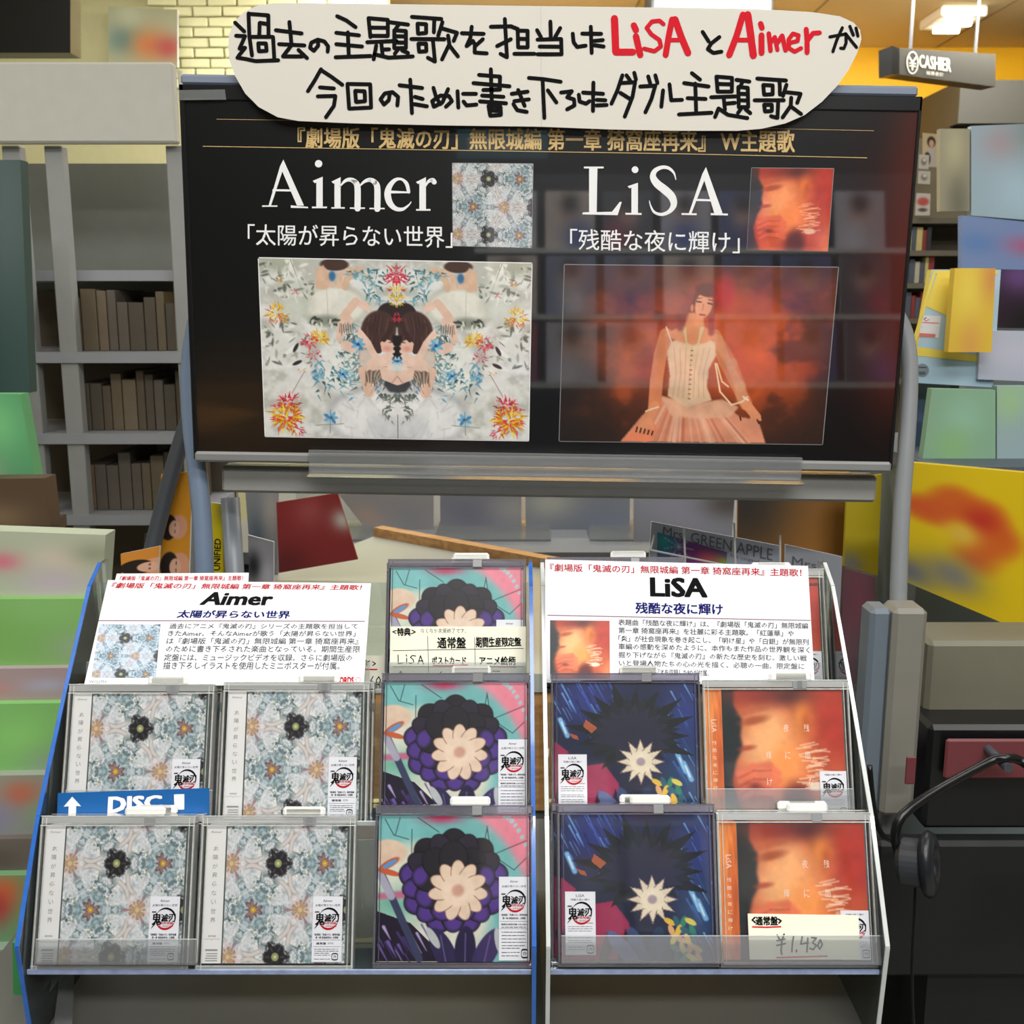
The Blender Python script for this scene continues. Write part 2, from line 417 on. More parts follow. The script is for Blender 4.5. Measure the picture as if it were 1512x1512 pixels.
# ------------------------------------------------------------------ generic artwork for the printed covers and photographs
def floral(n=170, tone=(255, 255, 255), off=(0.0, 0.0), cool=0.0):
    """pale mirrored flower pattern on a triangular lattice"""
    c = Canvas(n, n); L = 0.672
    x = c.X-0.43+off[0]; y = c.Y-0.283+off[1]
    a = np.array([0.582, -0.336]); b = np.array([0.0, L])
    best = np.full(x.shape, 9.0); rx = x.copy(); ry = y.copy()
    for i in range(-3, 4):
        for j in range(-4, 5):
            px, py = a*i + b*j
            d = (x-px)**2 + (y-py)**2; m = d < best
            best = np.where(m, d, best); rx = np.where(m, x-px, rx); ry = np.where(m, y-py, ry)
    r = np.sqrt(best); th = np.arctan2(ry, rx)            # pinks lie at +-60 and 180 degrees
    k = 2*math.pi/3
    t = np.mod(th - math.pi, k); t = np.where(t > k/2, k-t, t)   # 0 = pink direction, 60 deg = gold direction
    fx = r*np.cos(t); fy = r*np.sin(t)
    cx = L/math.sqrt(3)
    wx = fbm(fx*9+3, fy*9+5, 3); wy = fbm(fx*9+30, fy*9+11, 8)
    n1 = fbm(fx*17+wx*9, fy*17+wy*9, 21, 4)
    rid = 1-np.abs(2*fbm(fx*15+wy*11, fy*15+wx*11, 40, 3)-1)*4.5
    n2 = fbm(fx*24+wy*3, fy*24+wx*3, 60, 3)
    c.C[:] = (216, 220, 222)
    c.mix(_ss(0.42, 0.60, n1), (196, 208, 212))
    c.mix(_ss(0.5, 0.62, n2)*_ss(0.40, 0.55, n1), (104, 134, 140), 0.9)
    c.mix(_ss(0.45, 0.35, n1), (236, 234, 232), 0.9)
    c.mix(np.clip(rid, 0, 1)*_ss(0.38, 0.5, n1), (66, 84, 88), 0.8)
    c.mix(_ss(0.58, 0.68, n2)*_ss(0.55, 0.45, n1), (138, 152, 134), 0.7)
    n3 = fbm(fx*52, fy*52, 77, 2); c.mix(_ss(0.6, 0.75, n3), (250, 248, 244), 0.55); c.mix(_ss(0.36, 0.24, n3), (90, 104, 104), 0.5)
    c.mix(_ss(0.60, 0.72, wx), (232, 226, 222), 0.7)
    n4 = fbm(fx*7+wx*2+8, fy*7+wy*2+3, 91, 3); c.mix(_ss(0.44, 0.62, n4), (224, 226, 228), 0.72); c.mix(_ss(0.42, 0.30, n4), (108, 142, 154), 0.35)
    # slender cream petals running between dark flowers and pale rosettes
    arm = np.abs(fy-0.035-0.02*np.sin(fx*22)); mm = _ss(0.017, 0.010, arm)*_ss(0.10, 0.13, fx)*_ss(0.36, 0.30, fx)
    c.mix(_ss(0.024, 0.017, arm)*_ss(0.10, 0.13, fx)*_ss(0.30, 0.26, fx), (120, 108, 102), 0.45); c.mix(mm*_ss(0.29, 0.25, fx), (226, 217, 211), 0.85)
    # pale rosette
    pr = np.hypot(fx-cx, fy); pa = np.arctan2(fy, fx-cx)
    rag = 0.105 + 0.024*np.cos(pa*9) + 0.035*(fbm(fx*40, fy*40, 5)-0.5)
    c.mix(_ss(rag, rag-0.03, pr), (220, 202, 200), 0.85)
    c.mix(_ss(rag, rag-0.02, pr)*_ss(0.5, 0.62, n2+0.12*np.cos(pa*12)), (140, 96, 106), 0.65)
    c.mix(_ss(0.075, 0.05, pr)*_ss(0.42, 0.58, n2+0.1*np.cos(pr*220)), (196, 168, 110), 0.6)
    c.mix(_ss(0.022, 0.012, pr), (222, 196, 150), 0.9)
    # gold flower
    gx, gy = cx*0.5, cx*math.sqrt(3)/2
    gr = np.hypot(fx-gx, fy-gy); ga = np.arctan2(fy-gy, fx-gx)
    rg = 0.058+0.016*np.cos(ga*3+math.pi)+0.014*np.cos(ga*9)
    c.mix(_ss(rg+0.012, rg-0.005, gr), (86, 62, 66), 0.8)
    c.mix(_ss(rg-0.008, rg-0.02, gr)*(0.6+0.4*np.cos(ga*9)**2), (196, 158, 140), 0.6)
    c.mix(_ss(0.027, 0.018, gr), (206, 160, 66)); c.mix(_ss(0.012, 0.006, gr), (240, 200, 90))
    # dark flower
    rag = 0.078+0.030*np.abs(np.cos(t*3))+0.07*(fbm(fx*50, fy*50, 9)-0.5)
    c.mix(_ss(rag+0.02, rag-0.012, r), (36, 34, 36), 0.96)
    c.mix(_ss(0.09, 0.07, r)*_ss(0.03, 0.05, r)*np.clip(np.cos(t*6), 0, 1)**3, (84, 82, 86), 0.8)
    c.mix(_ss(0.034, 0.026, r), (150, 158, 120)); c.mix(_ss(0.016, 0.01, r), (214, 208, 120))
    c.C *= np.array(tone)/255.0
    return c

def amber_cover(n=150):
    """soft warm out-of-focus portrait in orange"""
    c = Canvas(n, n, 0, 0, 100, 100, (176, 66, 40))
    c.gau(40, 30, 30, (236, 140, 86)); c.gau(36, 48, 24, (255, 204, 146)); c.gau(52, 60, 22, (250, 160, 84)); c.gau(40, 26, 12, (248, 180, 120))
    c.poly([(0, 0), (10, 0), (9, 12), (16, 24), (14, 36), (16, 46), (10, 56), (6, 72), (9, 85), (16, 100), (0, 100)], (34, 42, 44), soft=10)
    c.gau(30, 4, 26, (150, 52, 40), 0.9, 9); c.gau(58, 4, 20, (70, 34, 40), 0.85, 9)
    c.ell(26, 24, 12, 3.2, (172, 82, 50), -12, 0.6, 0.8); c.ell(26, 16, 13, 2.5, (184, 92, 60), -14, 0.7, 0.5)
    c.ell(19, 46, 7, 2, (176, 70, 50), -8, 0.7, 0.8); c.gau(68, 22, 9, (248, 170, 70), 0.8, 13); c.gau(69, 24, 4, (196, 96, 40), 0.7, 8)
    c.gau(92, 26, 18, (186, 56, 44), 0.9, 30); c.gau(98, 90, 16, (240, 150, 90), 0.8, 25)
    c.ell(58, 92, 12, 18, (84, 26, 30), 10, 0.5, 0.9)
    for i in range(4):
        c.path([(12+i*1.5, 66+i*6.5), (24, 61+i*6.5), (37, 60+i*7), (44, 66+i*6)], 2.9, (228, 120, 84), 2.4, 0.85)
        c.path([(13, 69.4+i*6.5), (24, 64.4+i*6.5), (38, 64+i*7)], 0.8, (150, 50, 40), 1.4, 0.7)
    c.gau(25, 76, 6, (96, 34, 34), 0.7, 3); c.gau(26, 94, 14, (214, 110, 66), 0.9, 11)
    rs = random.Random(4)
    for i in range(30):
        x = 74+rs.uniform(-9, 9); y = 44+i*1.2; a = rs.uniform(-0.4, 0.3)
        c.cap(x-6, y, x+6, y+8*a, 0.5, (250, 214, 180), soft=0.7, a=0.8)
    c.ell(76, 76, 7, 3.5, (240, 226, 206), 0, 0.3, 0.9)
    c.grain(0.08, 0.12, 3)
    return c

def violet_cover(n=200):
    """generic stand-in: violet blossom on a banded mint and rose sky"""
    c = Canvas(n, n, 0, 0, 100, 100, (222, 222, 204))
    d = np.hypot(c.X-25, (c.Y-70)*0.95)
    c.mix(_ss(42, 55, d), (118, 186, 184)); c.mix(_ss(72, 80, d), (232, 138, 156)); c.mix(_ss(98, 101, d)*_ss(60, 70, c.X), (30, 26, 44))
    c.ell(8, 8, 22, 9, (124, 190, 190), 0, 0.5); c.gau(42, 2, 13, (196, 44, 88), 0.9, 4)
    c.gau(10, 62, 20, (110, 180, 160), 0.9, 12); c.ell(14, 55, 22, 2.5, (190, 110, 140), -4, 0.5)
    c.poly([(0, 66), (22, 74), (48, 100), (0, 100)], (34, 28, 46))
    rs = random.Random(7)
    for p in ([(4,3),(10,14),(20,17)], [(14,2),(11,14)], [(22,10),(22,26)], [(72,8),(75,28),(98,18)], [(76,28),(90,38),(98,30)],
              [(72,40),(88,46),(100,42)], [(78,50),(90,44)], [(26,2),(40,12)], [(70,20),(72,10)]):
        c.path(p, 0.25, (40, 50, 60), 0.35)
    for i in range(8):                                          # pale spots in the dark corner
        t = i/7; c.ell(84+16*t, 1+20*t*t+6*t, 1.0+rs.random(), 1.8, (170, 200, 205), 40, 0.2)
    for i in range(16):                                         # violet shards, lower left
        x = rs.uniform(0, 30); y = rs.uniform(74, 96); l = rs.uniform(6, 14)
        c.cap(x, y, x+l*0.55, y+l, rs.uniform(0.3, 1.3), [(112, 88, 160), (178, 160, 206), (66, 52, 104)][i % 3], r1=0.2, soft=0.5)
    c.cap(2, 40, 28, 98, 2.4, (60, 66, 96), soft=0.4); c.cap(1, 40, 9, 56, 2.6, (170, 168, 186), soft=0.6)
    c.ell(6, 26, 13, 9, (226, 200, 176), 0, 0.1)
    c.ell(7, 34, 8, 2.6, (198, 92, 52), -32, 0.15); c.ell(7.5, 34, 6, 1.6, (92, 150, 200), -32, 0.15)
    c.ell(7, 39.5, 8, 2.0, (196, 96, 60), 15, 0.15)
    # large layered blossom: dark violet petals, cream centre
    cx, cy = 50, 46
    for ring, (R0, w_, col) in enumerate(((34, 11, (36, 33, 40)), (32, 9, (46, 40, 56)), (26, 10, (38, 36, 42)))):
        for k in range(9):
            a = R(k*40 + ring*20 - 90)
            for s_ in (0,):
                ex, ey = cx+math.cos(a)*R0*0.62, cy+math.sin(a)*R0*0.62
                c.ell(ex, ey, R0*0.46, w_, (18, 16, 22), math.degrees(a), 0.04)
                c.ell(ex, ey, R0*0.44, w_-0.9, col, math.degrees(a), 0.04)
                if math.sin(a) > -0.3:
                    c.ell(cx+math.cos(a)*R0*0.86, cy+math.sin(a)*R0*0.86, R0*0.18, w_*0.6, (84, 58, 140), math.degrees(a), 0.35)
    for k in range(11):
        a = R(k*360/11+8); c.ell(cx+3+math.cos(a)*11, cy+6+math.sin(a)*12, 9, 5, (150, 112, 96), math.degrees(a), 0.04)
        c.ell(cx+3+math.cos(a)*11, cy+6+math.sin(a)*12, 8.4, 4.4, (232, 208, 184), math.degrees(a), 0.05)
    c.ell(cx+3, cy+6, 11, 11, (236, 214, 192), 0, 0.1); c.ell(cx+3, cy+6, 4, 4, (206, 160, 140), 0, 0.4)
    for lx, la, lc in ((44, 64, (48, 42, 80)), (58, 92, (40, 34, 66)), (72, 118, (56, 48, 96))):
        c.ell(lx, 93, 17, 7, lc, la, 0.06); c.path([(lx-5*math.cos(R(la)), 93-12*math.sin(R(la))), (lx+5*math.cos(R(la)), 93+12*math.sin(R(la)))], 0.35, (110, 96, 150), 0.4)
    c.ell(37, 84, 8, 2.6, (188, 194, 194), 60, 0.1); c.ell(80, 86, 9, 2.6, (184, 190, 194), 80, 0.1)
    c.grain(0.05, 0.2, 5)
    return c

def blue_cover(n=200, glow=0.0):
    """generic stand-in: dark thistle shape over a midnight blue rain, crimson and patchwork corners"""
    c = Canvas(n, n, 0, 0, 100, 100, (26, 34, 58))
    c.gau(22, 14, 26, (44, 56, 128), 0.9, 20); c.gau(92, 24, 18, (46, 64, 140), 0.8, 30); c.gau(92, 70, 18, (38, 74, 122), 0.8, 26)
    rs = random.Random(11)
    for i in range(90):
        x = rs.choice([rs.uniform(-5, 42), rs.uniform(72, 100)]); y = rs.uniform(-8, 34) if x < 50 else rs.uniform(-5, 90); l = rs.uniform(4, 16)
        c.cap(x, y, x+l*0.5, y+l, rs.uniform(0.15, 0.8), [(70, 96, 190), (120, 170, 225), (24, 28, 70), (60, 110, 180)][i % 4], r1=0.1, soft=0.4, a=0.8)
    for x, y in ((4, 34), (86, 60), (90, 66)):
        c.cap(x, y-6, x+5, y+6, 1.7, (120, 180, 225), soft=0.8); c.cap(x+1, y-4, x+4, y+4, 0.5, (220, 236, 246), soft=0.5)
    c.poly([(0, 44), (10, 52), (2, 60), (22, 62), (34, 60), (44, 74), (50, 100), (0, 100)], (158, 44, 84), soft=1)
    for q in ([(24, 100), (30, 80), (33, 92), (30, 100)], [(36, 100), (42, 78), (46, 92), (44, 100)], [(4, 70), (9, 90), (5, 100), (0, 84)]):
        c.poly(q, (52, 22, 42))
    # spiky dark thistle
    cx, cy = 54, 40
    for ring, (R0, col) in enumerate(((50, (24, 30, 32)), (40, (30, 38, 44)), (31, (40, 42, 62)))):
        for k in range(17):
            a = R(k*360/17 + ring*11); r_ = R0*(0.78+0.22*rs.random())
            if math.sin(a) > 0.5: r_ *= 0.72
            ca, sa = math.cos(a), math.sin(a)
            c.poly([(cx+ca*r_, cy+sa*r_*0.86), (cx-sa*10, cy+ca*10), (cx+sa*10, cy-ca*10)], col)
    c.poly([(22, 28), (30, 34), (26, 38), (20, 33)], (172, 92, 58)); c.poly([(10, 38), (16, 40), (17, 43), (13, 42)], (170, 90, 60))
    # cream heart of the shape made of pointed bracts
    for k in range(12):
        a = R(k*30); ca, sa = math.cos(a), math.sin(a)
        c.poly([(cx+6+ca*17, cy+19+sa*17), (cx+6-sa*6, cy+19+ca*6), (cx+6+sa*6, cy+19-ca*6)], (146, 122, 120))
        c.poly([(cx+6+ca*15.4, cy+19+sa*15.4), (cx+6-sa*5, cy+19+ca*5), (cx+6+sa*5, cy+19-ca*5)], (228, 216, 188))
    c.ell(cx+6, cy+19, 8, 8, (234, 222, 196), 0, 0.1); c.ell(cx+6, cy+19, 3, 3, (168, 150, 160), 0, 0.3)
    for lx, la, lc in ((50, 70, (60, 76, 120)), (62, 100, (34, 58, 90)), (40, 50, (92, 104, 150))): c.ell(lx, 92, 15, 5, lc, la, 0.08)
    cols = [(228, 186, 70), (46, 128, 104), (224, 170, 120), (40, 96, 110), (216, 200, 90)]
    for i in range(5):
        for j in range(4):
            x = 68+j*4.6+i*1.2; y = 70+i*6
            c.ell(x+3, y+4, 4.2, 1.9, cols[(i*2+j*3) % 5], 30+40*((i+j) % 3), 0.12)
    c.grain(0.06, 0.2, 9)
    return c

def garden_photo(nx=380, ny=252):
    """mirrored photograph: kneeling pair in pale dresses among cut flowers (generic)"""
    c = Canvas(nx, ny, 75, 38, 1395, 920, (206, 206, 198))
    X0 = 740.0
    c.X = X0-np.abs(c.X-X0)                                    # mirrored about the middle
    n = fbm(c.X*0.012, c.Y*0.016, 2, 4); c.mix(_ss(0.4, 0.65, n), (226, 226, 222)); c.mix(_ss(0.5, 0.3, n), (176, 176, 166), 0.6)
    c.mix(_ss(140, 60, c.Y)*_ss(320, 200, c.X), (168, 172, 150), 0.7)
    c.poly([(200, 45), (235, 45), (350, 360), (335, 360)], (236, 234, 226), soft=2); c.path([(228, 45), (348, 372)], 1.6, (110, 100, 90), 1.5)
    c.path([(95, 60), (135, 140)], 1.4, (120, 112, 100), 1.4)
    c.path([(X0, 45), (X0, 260)], 1.2, (130, 124, 116), 1.2)
    # ghost dress at the back
    c.ell(440, 262, 158, 102, (168, 168, 152), 0, 0.2); c.ell(440, 262, 148, 92, (226, 224, 212), 0, 0.2); c.ell(250, 230, 80, 120, (196, 200, 186), 20, 0.4, 0.7)
    c.path([(400, 185), (404, 330)], 1.2, (180, 176, 164), 2)
    # front dress
    c.ell(480, 545, 150, 190, (164, 166, 162), 18, 0.15); c.ell(478, 540, 136, 176, (228, 228, 222), 18, 0.25); c.ell(600, 806, 216, 138, (160, 162, 164), -5, 0.12); c.ell(602, 806, 204, 128, (230, 230, 228), -5, 0.2)
    c.ell(680, 860, 90, 60, (200, 202, 204), 0, 0.4, 0.7)
    rs = random.Random(3)
    for i in range(26):
        x = rs.uniform(380, 700); y = rs.uniform(700, 910); c.cap(x, y, x+rs.uniform(-40, 60), y+rs.uniform(10, 60), 3, (186, 188, 190), soft=6, a=0.5)
    # pale lilies and grey foliage at the sides
    for i in range(130):
        x = rs.uniform(80, 340); y = rs.choice([rs.uniform(60, 230), rs.uniform(330, 560)]); a = rs.uniform(0, 180)
        c.ell(x, y, rs.uniform(8, 26), rs.uniform(3, 10), rs.choice([(232, 232, 222), (120, 128, 116), (160, 166, 150), (206, 208, 198), (226, 226, 216), (86, 90, 82)]), a, 0.4, 0.8)
    c.ell(390, 335, 75, 26, (120, 128, 112), 0, 0.6, 0.8)
    for i in range(16): c.ell(rs.uniform(320, 460), rs.uniform(310, 370), 16, 6, rs.choice([(220, 222, 208), (60, 64, 58)]), rs.uniform(0, 180), 0.3, 0.9)
    # head ghosts at the top
    c.ell(440, 62, 70, 30, (70, 48, 40), 0, 0.15); c.poly([(350, 90), (385, 65), (420, 110), (400, 185), (345, 180)], (214, 178, 150), soft=2)
    c.path([(370, 100), (395, 150), (430, 160)], 13, (220, 184, 158)); c.path([(520, 85), (470, 110), (460, 165)], 13, (222, 188, 162))
    c.path([(560, 80), (500, 130), (490, 170)], 16, (214, 180, 152)); c.ell(428, 118, 16, 24, (60, 110, 150), 0, 0.4)
    # teal feathers
    def feathers(cx, cy, sx, sy, n_, cols):
        for i in range(n_):
            x = cx+rs.gauss(0, sx); y = cy+rs.gauss(0, sy); a = rs.uniform(0, math.pi); l = rs.uniform(14, 40)
            c.cap(x, y, x+l*math.cos(a), y+l*math.sin(a), rs.uniform(3, 7), rs.choice(cols), r1=0.6, soft=1.6, a=0.85)
    teal = [(70, 132, 140), (118, 176, 190), (40, 84, 88), (176, 204, 206), (96, 150, 170)]
    feathers(590, 110, 60, 30, 50, teal + [(214, 186, 150), (220, 220, 210)]); feathers(640, 195, 45, 25, 30, teal+[(214, 214, 206)])
    feathers(520, 470, 45, 70, 90, teal + [(58, 70, 66), (200, 206, 200)]); feathers(430, 620, 60, 50, 70, teal); feathers(560, 520, 30, 60, 50, [(60, 72, 66), (120, 130, 120), (90, 140, 150)])
    feathers(640, 640, 60, 26, 50, [(60, 74, 78), (90, 110, 116), (160, 176, 180), (110, 140, 160)]); feathers(700, 705, 30, 14, 26, [(70, 80, 76), (110, 122, 114)])
    feathers(690, 780, 14, 34, 14, [(90, 100, 90), (130, 138, 126)])
    feathers(345, 585, 20, 26, 20, [(140, 186, 206), (90, 150, 184)])
    # skirt bodice and torso
    c.ell(600, 520, 50, 60, (212, 196, 182), 0, 0.2)
    c.poly([(690, 600), (740, 590), (740, 690), (700, 684), (670, 650)], (58, 62, 70), soft=3)
    # hair and profile
    c.ell(700, 310, 60, 68, (44, 34, 34), 0, 0.06); c.ell(650, 380, 86, 100, (72, 48, 44), 14, 0.08)
    for i in range(26):
        x = rs.uniform(585, 720); c.path([(x, 300+abs(x-650)*0.4), (x-12, 370), (x-8, 440+rs.uniform(0, 40))], 1.6, rs.choice([(44, 30, 30), (110, 74, 64), (60, 40, 38)]), 1.8, 0.7)
    c.poly([(716, 400), (741, 400), (741, 520), (716, 520)], (30, 22, 24), soft=2); c.ell(688, 456, 34, 32, (232, 190, 170), -10, 0.08); c.poly([(700, 432), (730, 456), (720, 464), (724, 478), (706, 488)], (234, 194, 174), soft=1)
    c.ell(690, 468, 20, 12, (226, 150, 134), 0, 0.8, 0.7); c.path([(700, 438), (716, 436)], 2, (40, 26, 26)); c.cap(708, 483, 719, 481, 2.4, (180, 80, 76))
    c.path([(610, 350), (640, 420), (650, 480)], 14, (66, 44, 42)); c.path([(722, 330), (700, 390), (676, 424)], 12, (60, 40, 38))
    # arms and hands
    skin = (232, 198, 178); shade = (196, 150, 128)
    c.path([(505, 330), (470, 355), (458, 420)], 20, skin); c.path([(585, 250), (540, 250), (500, 300)], 13, skin); c.path([(540, 240), (480, 315)], 20, (226, 190, 168))
    for i in range(4): c.path([(560, 248+i*7), (596, 252+i*9), (604, 270+i*6)], 4.5, skin, 1.4)
    c.ell(500, 462, 42, 26, skin, 25, 0.1)
    c.path([(625, 500), (596, 440), (560, 395)], 16, skin)
    for i, (x, y) in enumerate(((556, 376), (552, 404), (556, 430), (560, 452))): c.path([(600, 440+i*8), (x, y)], 6, (236, 204, 186), 1.2)
    c.path([(600, 690), (592, 600), (640, 560)], 26, skin); c.path([(596, 690), (580, 640), (566, 580)], 20, (222, 186, 164))
    c.path([(740, 620), (690, 600), (640, 566)], 30, skin); c.path([(612, 548), (650, 530), (690, 520)], 24, skin)
    for i, (x, y) in enumerate(((722, 482), (716, 504), (722, 524), (712, 548), (700, 568))):
        c.path([(660, 510+i*10), (690, 496+i*14), (x, y)], 7, (236, 204, 186), 1.2); c.path([(664, 516+i*10), (692, 503+i*14)], 1.2, shade, 1)
    c.path([(712, 640), (740, 606)], 3, shade, 1.5); c.path([(610, 692), (632, 640)], 2.4, shade, 1.5)
    for i in range(18): c.cap(585+i*4, 580+rs.uniform(-6, 6), 580+i*5, 640+rs.uniform(-14, 20), 1.6, (112, 96, 84), soft=1)
    for i in range(14): c.cap(460+i*5, 350+rs.uniform(-6, 6), 458+i*5, 398+rs.uniform(-10, 10), 1.4, (120, 108, 98), soft=1)
    # blue flowers
    for x, y, s_ in ((548, 450, 34), (735, 530, 22), (405, 820, 34), (470, 600, 26)):
        for k in range(7):
            a = k*0.9; c.ell(x+math.cos(a)*s_*0.55, y+math.sin(a)*s_*0.55, s_*0.55, s_*0.24, [(112, 176, 210), (70, 132, 180), (160, 206, 226)][k % 3], math.degrees(a), 0.3)
        c.ell(x, y, s_*0.25, s_*0.25, (40, 80, 120), 0, 0.3)
    c.cap(330, 860, 470, 850, 2, (130, 150, 140)); c.cap(405, 780, 400, 900, 2, (120, 140, 130))
    # red and yellow flowers
    def fire(cx, cy, s_, n_, cols):
        for i in range(n_):
            a = rs.uniform(0, 2*math.pi); q = rs.uniform(0.1, 0.8)*s_
            x, y = cx+math.cos(a)*q, cy+math.sin(a)*q*0.8; l = rs.uniform(0.2, 0.45)*s_; b_ = a+rs.uniform(-0.7, 0.7)
            c.cap(x, y, x+l*math.cos(b_), y+l*math.sin(b_), s_*0.05, rs.choice(cols), r1=1, soft=1.4)
    red = [(206, 36, 60), (226, 70, 90), (170, 24, 50)]; yel = [(236, 196, 40), (244, 220, 70), (214, 150, 30), (198, 120, 40)]
    fire(740, 110, 66, 60, red); fire(740, 190, 50, 40, red+yel); fire(740, 232, 38, 40, yel); fire(740, 320, 32, 36, red)
    fire(360, 420, 50, 70, yel); fire(310, 440, 48, 40, red); fire(330, 505, 40, 20, red); fire(155, 305, 62, 60, yel+[(200, 90, 40)]); fire(180, 135, 24, 16, [(214, 150, 60)])
    fire(190, 750, 80, 70, red+[(240, 200, 190)]); fire(185, 830, 96, 120, yel+[(220, 60, 60)]); fire(240, 880, 50, 20, red)
    fire(245, 195, 26, 12, red); fire(270, 580, 24, 10, yel)
    c.path([(280, 590), (215, 700)], 1.4, (130, 80, 80), 1.2)
    for x, y, a in ((225, 480, 60), (230, 555, 25)):
        c.ell(x, y, 44, 13, (236, 236, 230), -a*0.6, 0.15); c.ell(x+16, y-8, 26, 9, (44, 44, 44), -a, 0.2)
    c.path([(X0, 800), (X0, 920)], 1.6, (70, 70, 70), 1.2)
    c.grain(0.06, 0.03, 8)
    return c

def dress_photo(nx=380, ny=246):
    """orange haze with a figure in a pale corset dress (generic)"""
    c = Canvas(nx, ny, 70, 55, 1140, 745, (60, 28, 12))
    c.gau(820, 380, 330, (216, 88, 30), 1, 260); c.gau(560, 300, 260, (178, 64, 30), 0.9, 210); c.gau(330, 430, 160, (140, 66, 30), 0.6, 120)
    n = fbm(c.X*0.006, c.Y*0.008, 5, 4); c.mix(_ss(0.5, 0.75, n), (206, 92, 36), 0.5); c.mix(_ss(0.48, 0.3, n), (40, 20, 12), 0.5)
    c.mix(_ss(620, 745, c.Y), (40, 22, 14), 0.7); c.mix(_ss(300, 90, c.X), (24, 18, 16), 0.8); c.mix(_ss(190, 60, c.Y), (70, 34, 30), 0.55)
    c.mix(_ss(1040, 1140, c.X)*_ss(300, 600, c.Y), (46, 24, 14), 0.7)
    # skirt
    c.poly([(318, 745), (400, 640), (480, 560), (600, 600), (700, 575), (800, 640), (872, 650), (910, 745)], (214, 140, 108), soft=2)
    rs = random.Random(5)
    for i in range(40):
        x = rs.uniform(400, 860); c.cap(580+(x-600)*0.5, 600, x, 745, rs.uniform(2, 7), rs.choice([(232, 176, 146), (190, 104, 74), (244, 200, 172)]), soft=5, a=0.55)
    c.poly([(470, 560), (600, 590), (720, 570), (790, 600), (760, 640), (640, 650), (520, 640)], (226, 170, 136), soft=4, a=0.9)
    c.poly([(318, 745), (420, 640), (470, 690), (440, 745)], (226, 130, 92), soft=2)
    # arms
    sk = (214, 128, 84)
    c.path([(480, 320), (462, 400), (452, 500), (450, 600)], 26, sk, 3); c.path([(450, 600), (425, 650), (400, 690)], 19, (222, 142, 98), 3)
    c.path([(675, 320), (720, 420), (775, 510), (820, 590)], 24, (206, 122, 80), 3); c.path([(820, 590), (865, 640)], 18, (220, 140, 96), 3)
    c.path([(690, 340), (750, 430), (790, 520), (800, 570)], 22, (222, 160, 120), 6, 0.5)
    for i in range(5):
        c.path([(430, 640), (392+i*14, 690)], 5, (226, 146, 104)); c.cap(384+i*16, 686+i*4, 380+i*16, 704+i*3, 3, (30, 18, 16))
        c.path([(840, 610), (845+i*9, 650)], 5, (222, 142, 100))
    c.cap(868, 650, 876, 664, 3, (30, 18, 16)); c.cap(798, 640, 802, 652, 3, (30, 18, 16))
    # bodice
    c.poly([(500, 350), (540, 330), (590, 352), (640, 325), (678, 350), (684, 400), (660, 450), (655, 520), (680, 575), (580, 605), (500, 560), (505, 480), (488, 390)], (224, 186, 152), soft=2)
    for i in range(7): c.path([(515+i*24, 370), (530+i*18, 470), (520+i*21, 565)], 1.6, (196, 146, 112), 2.5, 0.7)
    for i in range(11): c.cap(584, 380+i*19, 590, 380+i*19, 2.6, (150, 100, 70), soft=1.5)
    # shoulders, neck, necklaces
    c.poly([(470, 320), (550, 280), (560, 235), (625, 235), (630, 285), (690, 320), (640, 350), (590, 360), (530, 345)], (222, 140, 94), soft=3)
    for i in range(4): c.path([(545+i*4, 290), (565+i*3, 350+i*24), (590, 366+i*24), (612-i*3, 350+i*24), (628-i*4, 290)], 1.8, (214, 190, 140), 1.6)
    # head, hair
    c.ell(628, 178, 50, 62, (104, 36, 30), 14, 0.2); c.path([(572, 150), (556, 220), (536, 290)], 14, (140, 50, 44), 9, 0.8); c.path([(672, 170), (656, 250), (660, 310)], 12, (150, 50, 40), 8, 0.8)
    c.ell(624, 202, 34, 52, (228, 150, 112), 12, 0.12); c.ell(634, 146, 48, 26, (90, 30, 30), 12, 0.2)
    c.ell(700, 160, 40, 60, (190, 50, 44), 0, 0.6, 0.8)
    c.cap(596, 190, 612, 192, 3, (60, 24, 20)); c.cap(640, 196, 656, 200, 3, (60, 24, 20)); c.cap(622, 200, 620, 224, 1.8, (186, 100, 70)); c.cap(610, 240, 630, 242, 3.4, (176, 50, 46))
    c.path([(598, 178), (614, 176)], 1.6, (80, 30, 24)); c.path([(640, 182), (658, 186)], 1.6, (80, 30, 24))
    c.ell(578, 215, 6, 14, (200, 120, 84), 0, 0.2)
    # pearls
    c.path([(684, 430), (710, 540), (760, 592), (800, 580), (822, 560)], 3.2, (240, 206, 170), 1.6); c.path([(690, 430), (715, 500), (742, 520)], 3, (240, 200, 160), 1.6)
    c.path([(415, 622), (440, 612), (465, 604)], 3, (232, 206, 170), 1.5); c.path([(805, 560), (825, 572)], 4, (236, 210, 180), 1.5)
    c.path([(480, 290), (505, 350)], 2.4, (236, 200, 170), 1.5)
    c.grain(0.12, 0.015, 4)
    return c

def blobs(n, base, items, seed=0, grain=0.0):
    """soft many-coloured packaging print: items = (x, y, r, rgb[, ry])"""
    c = Canvas(n, n, 0, 0, 100, 100, base)
    for it in items: c.gau(it[0], it[1], it[2], it[3], 1, it[4] if len(it) > 4 else None)
    if grain: c.grain(grain, 0.08, seed)
    return c

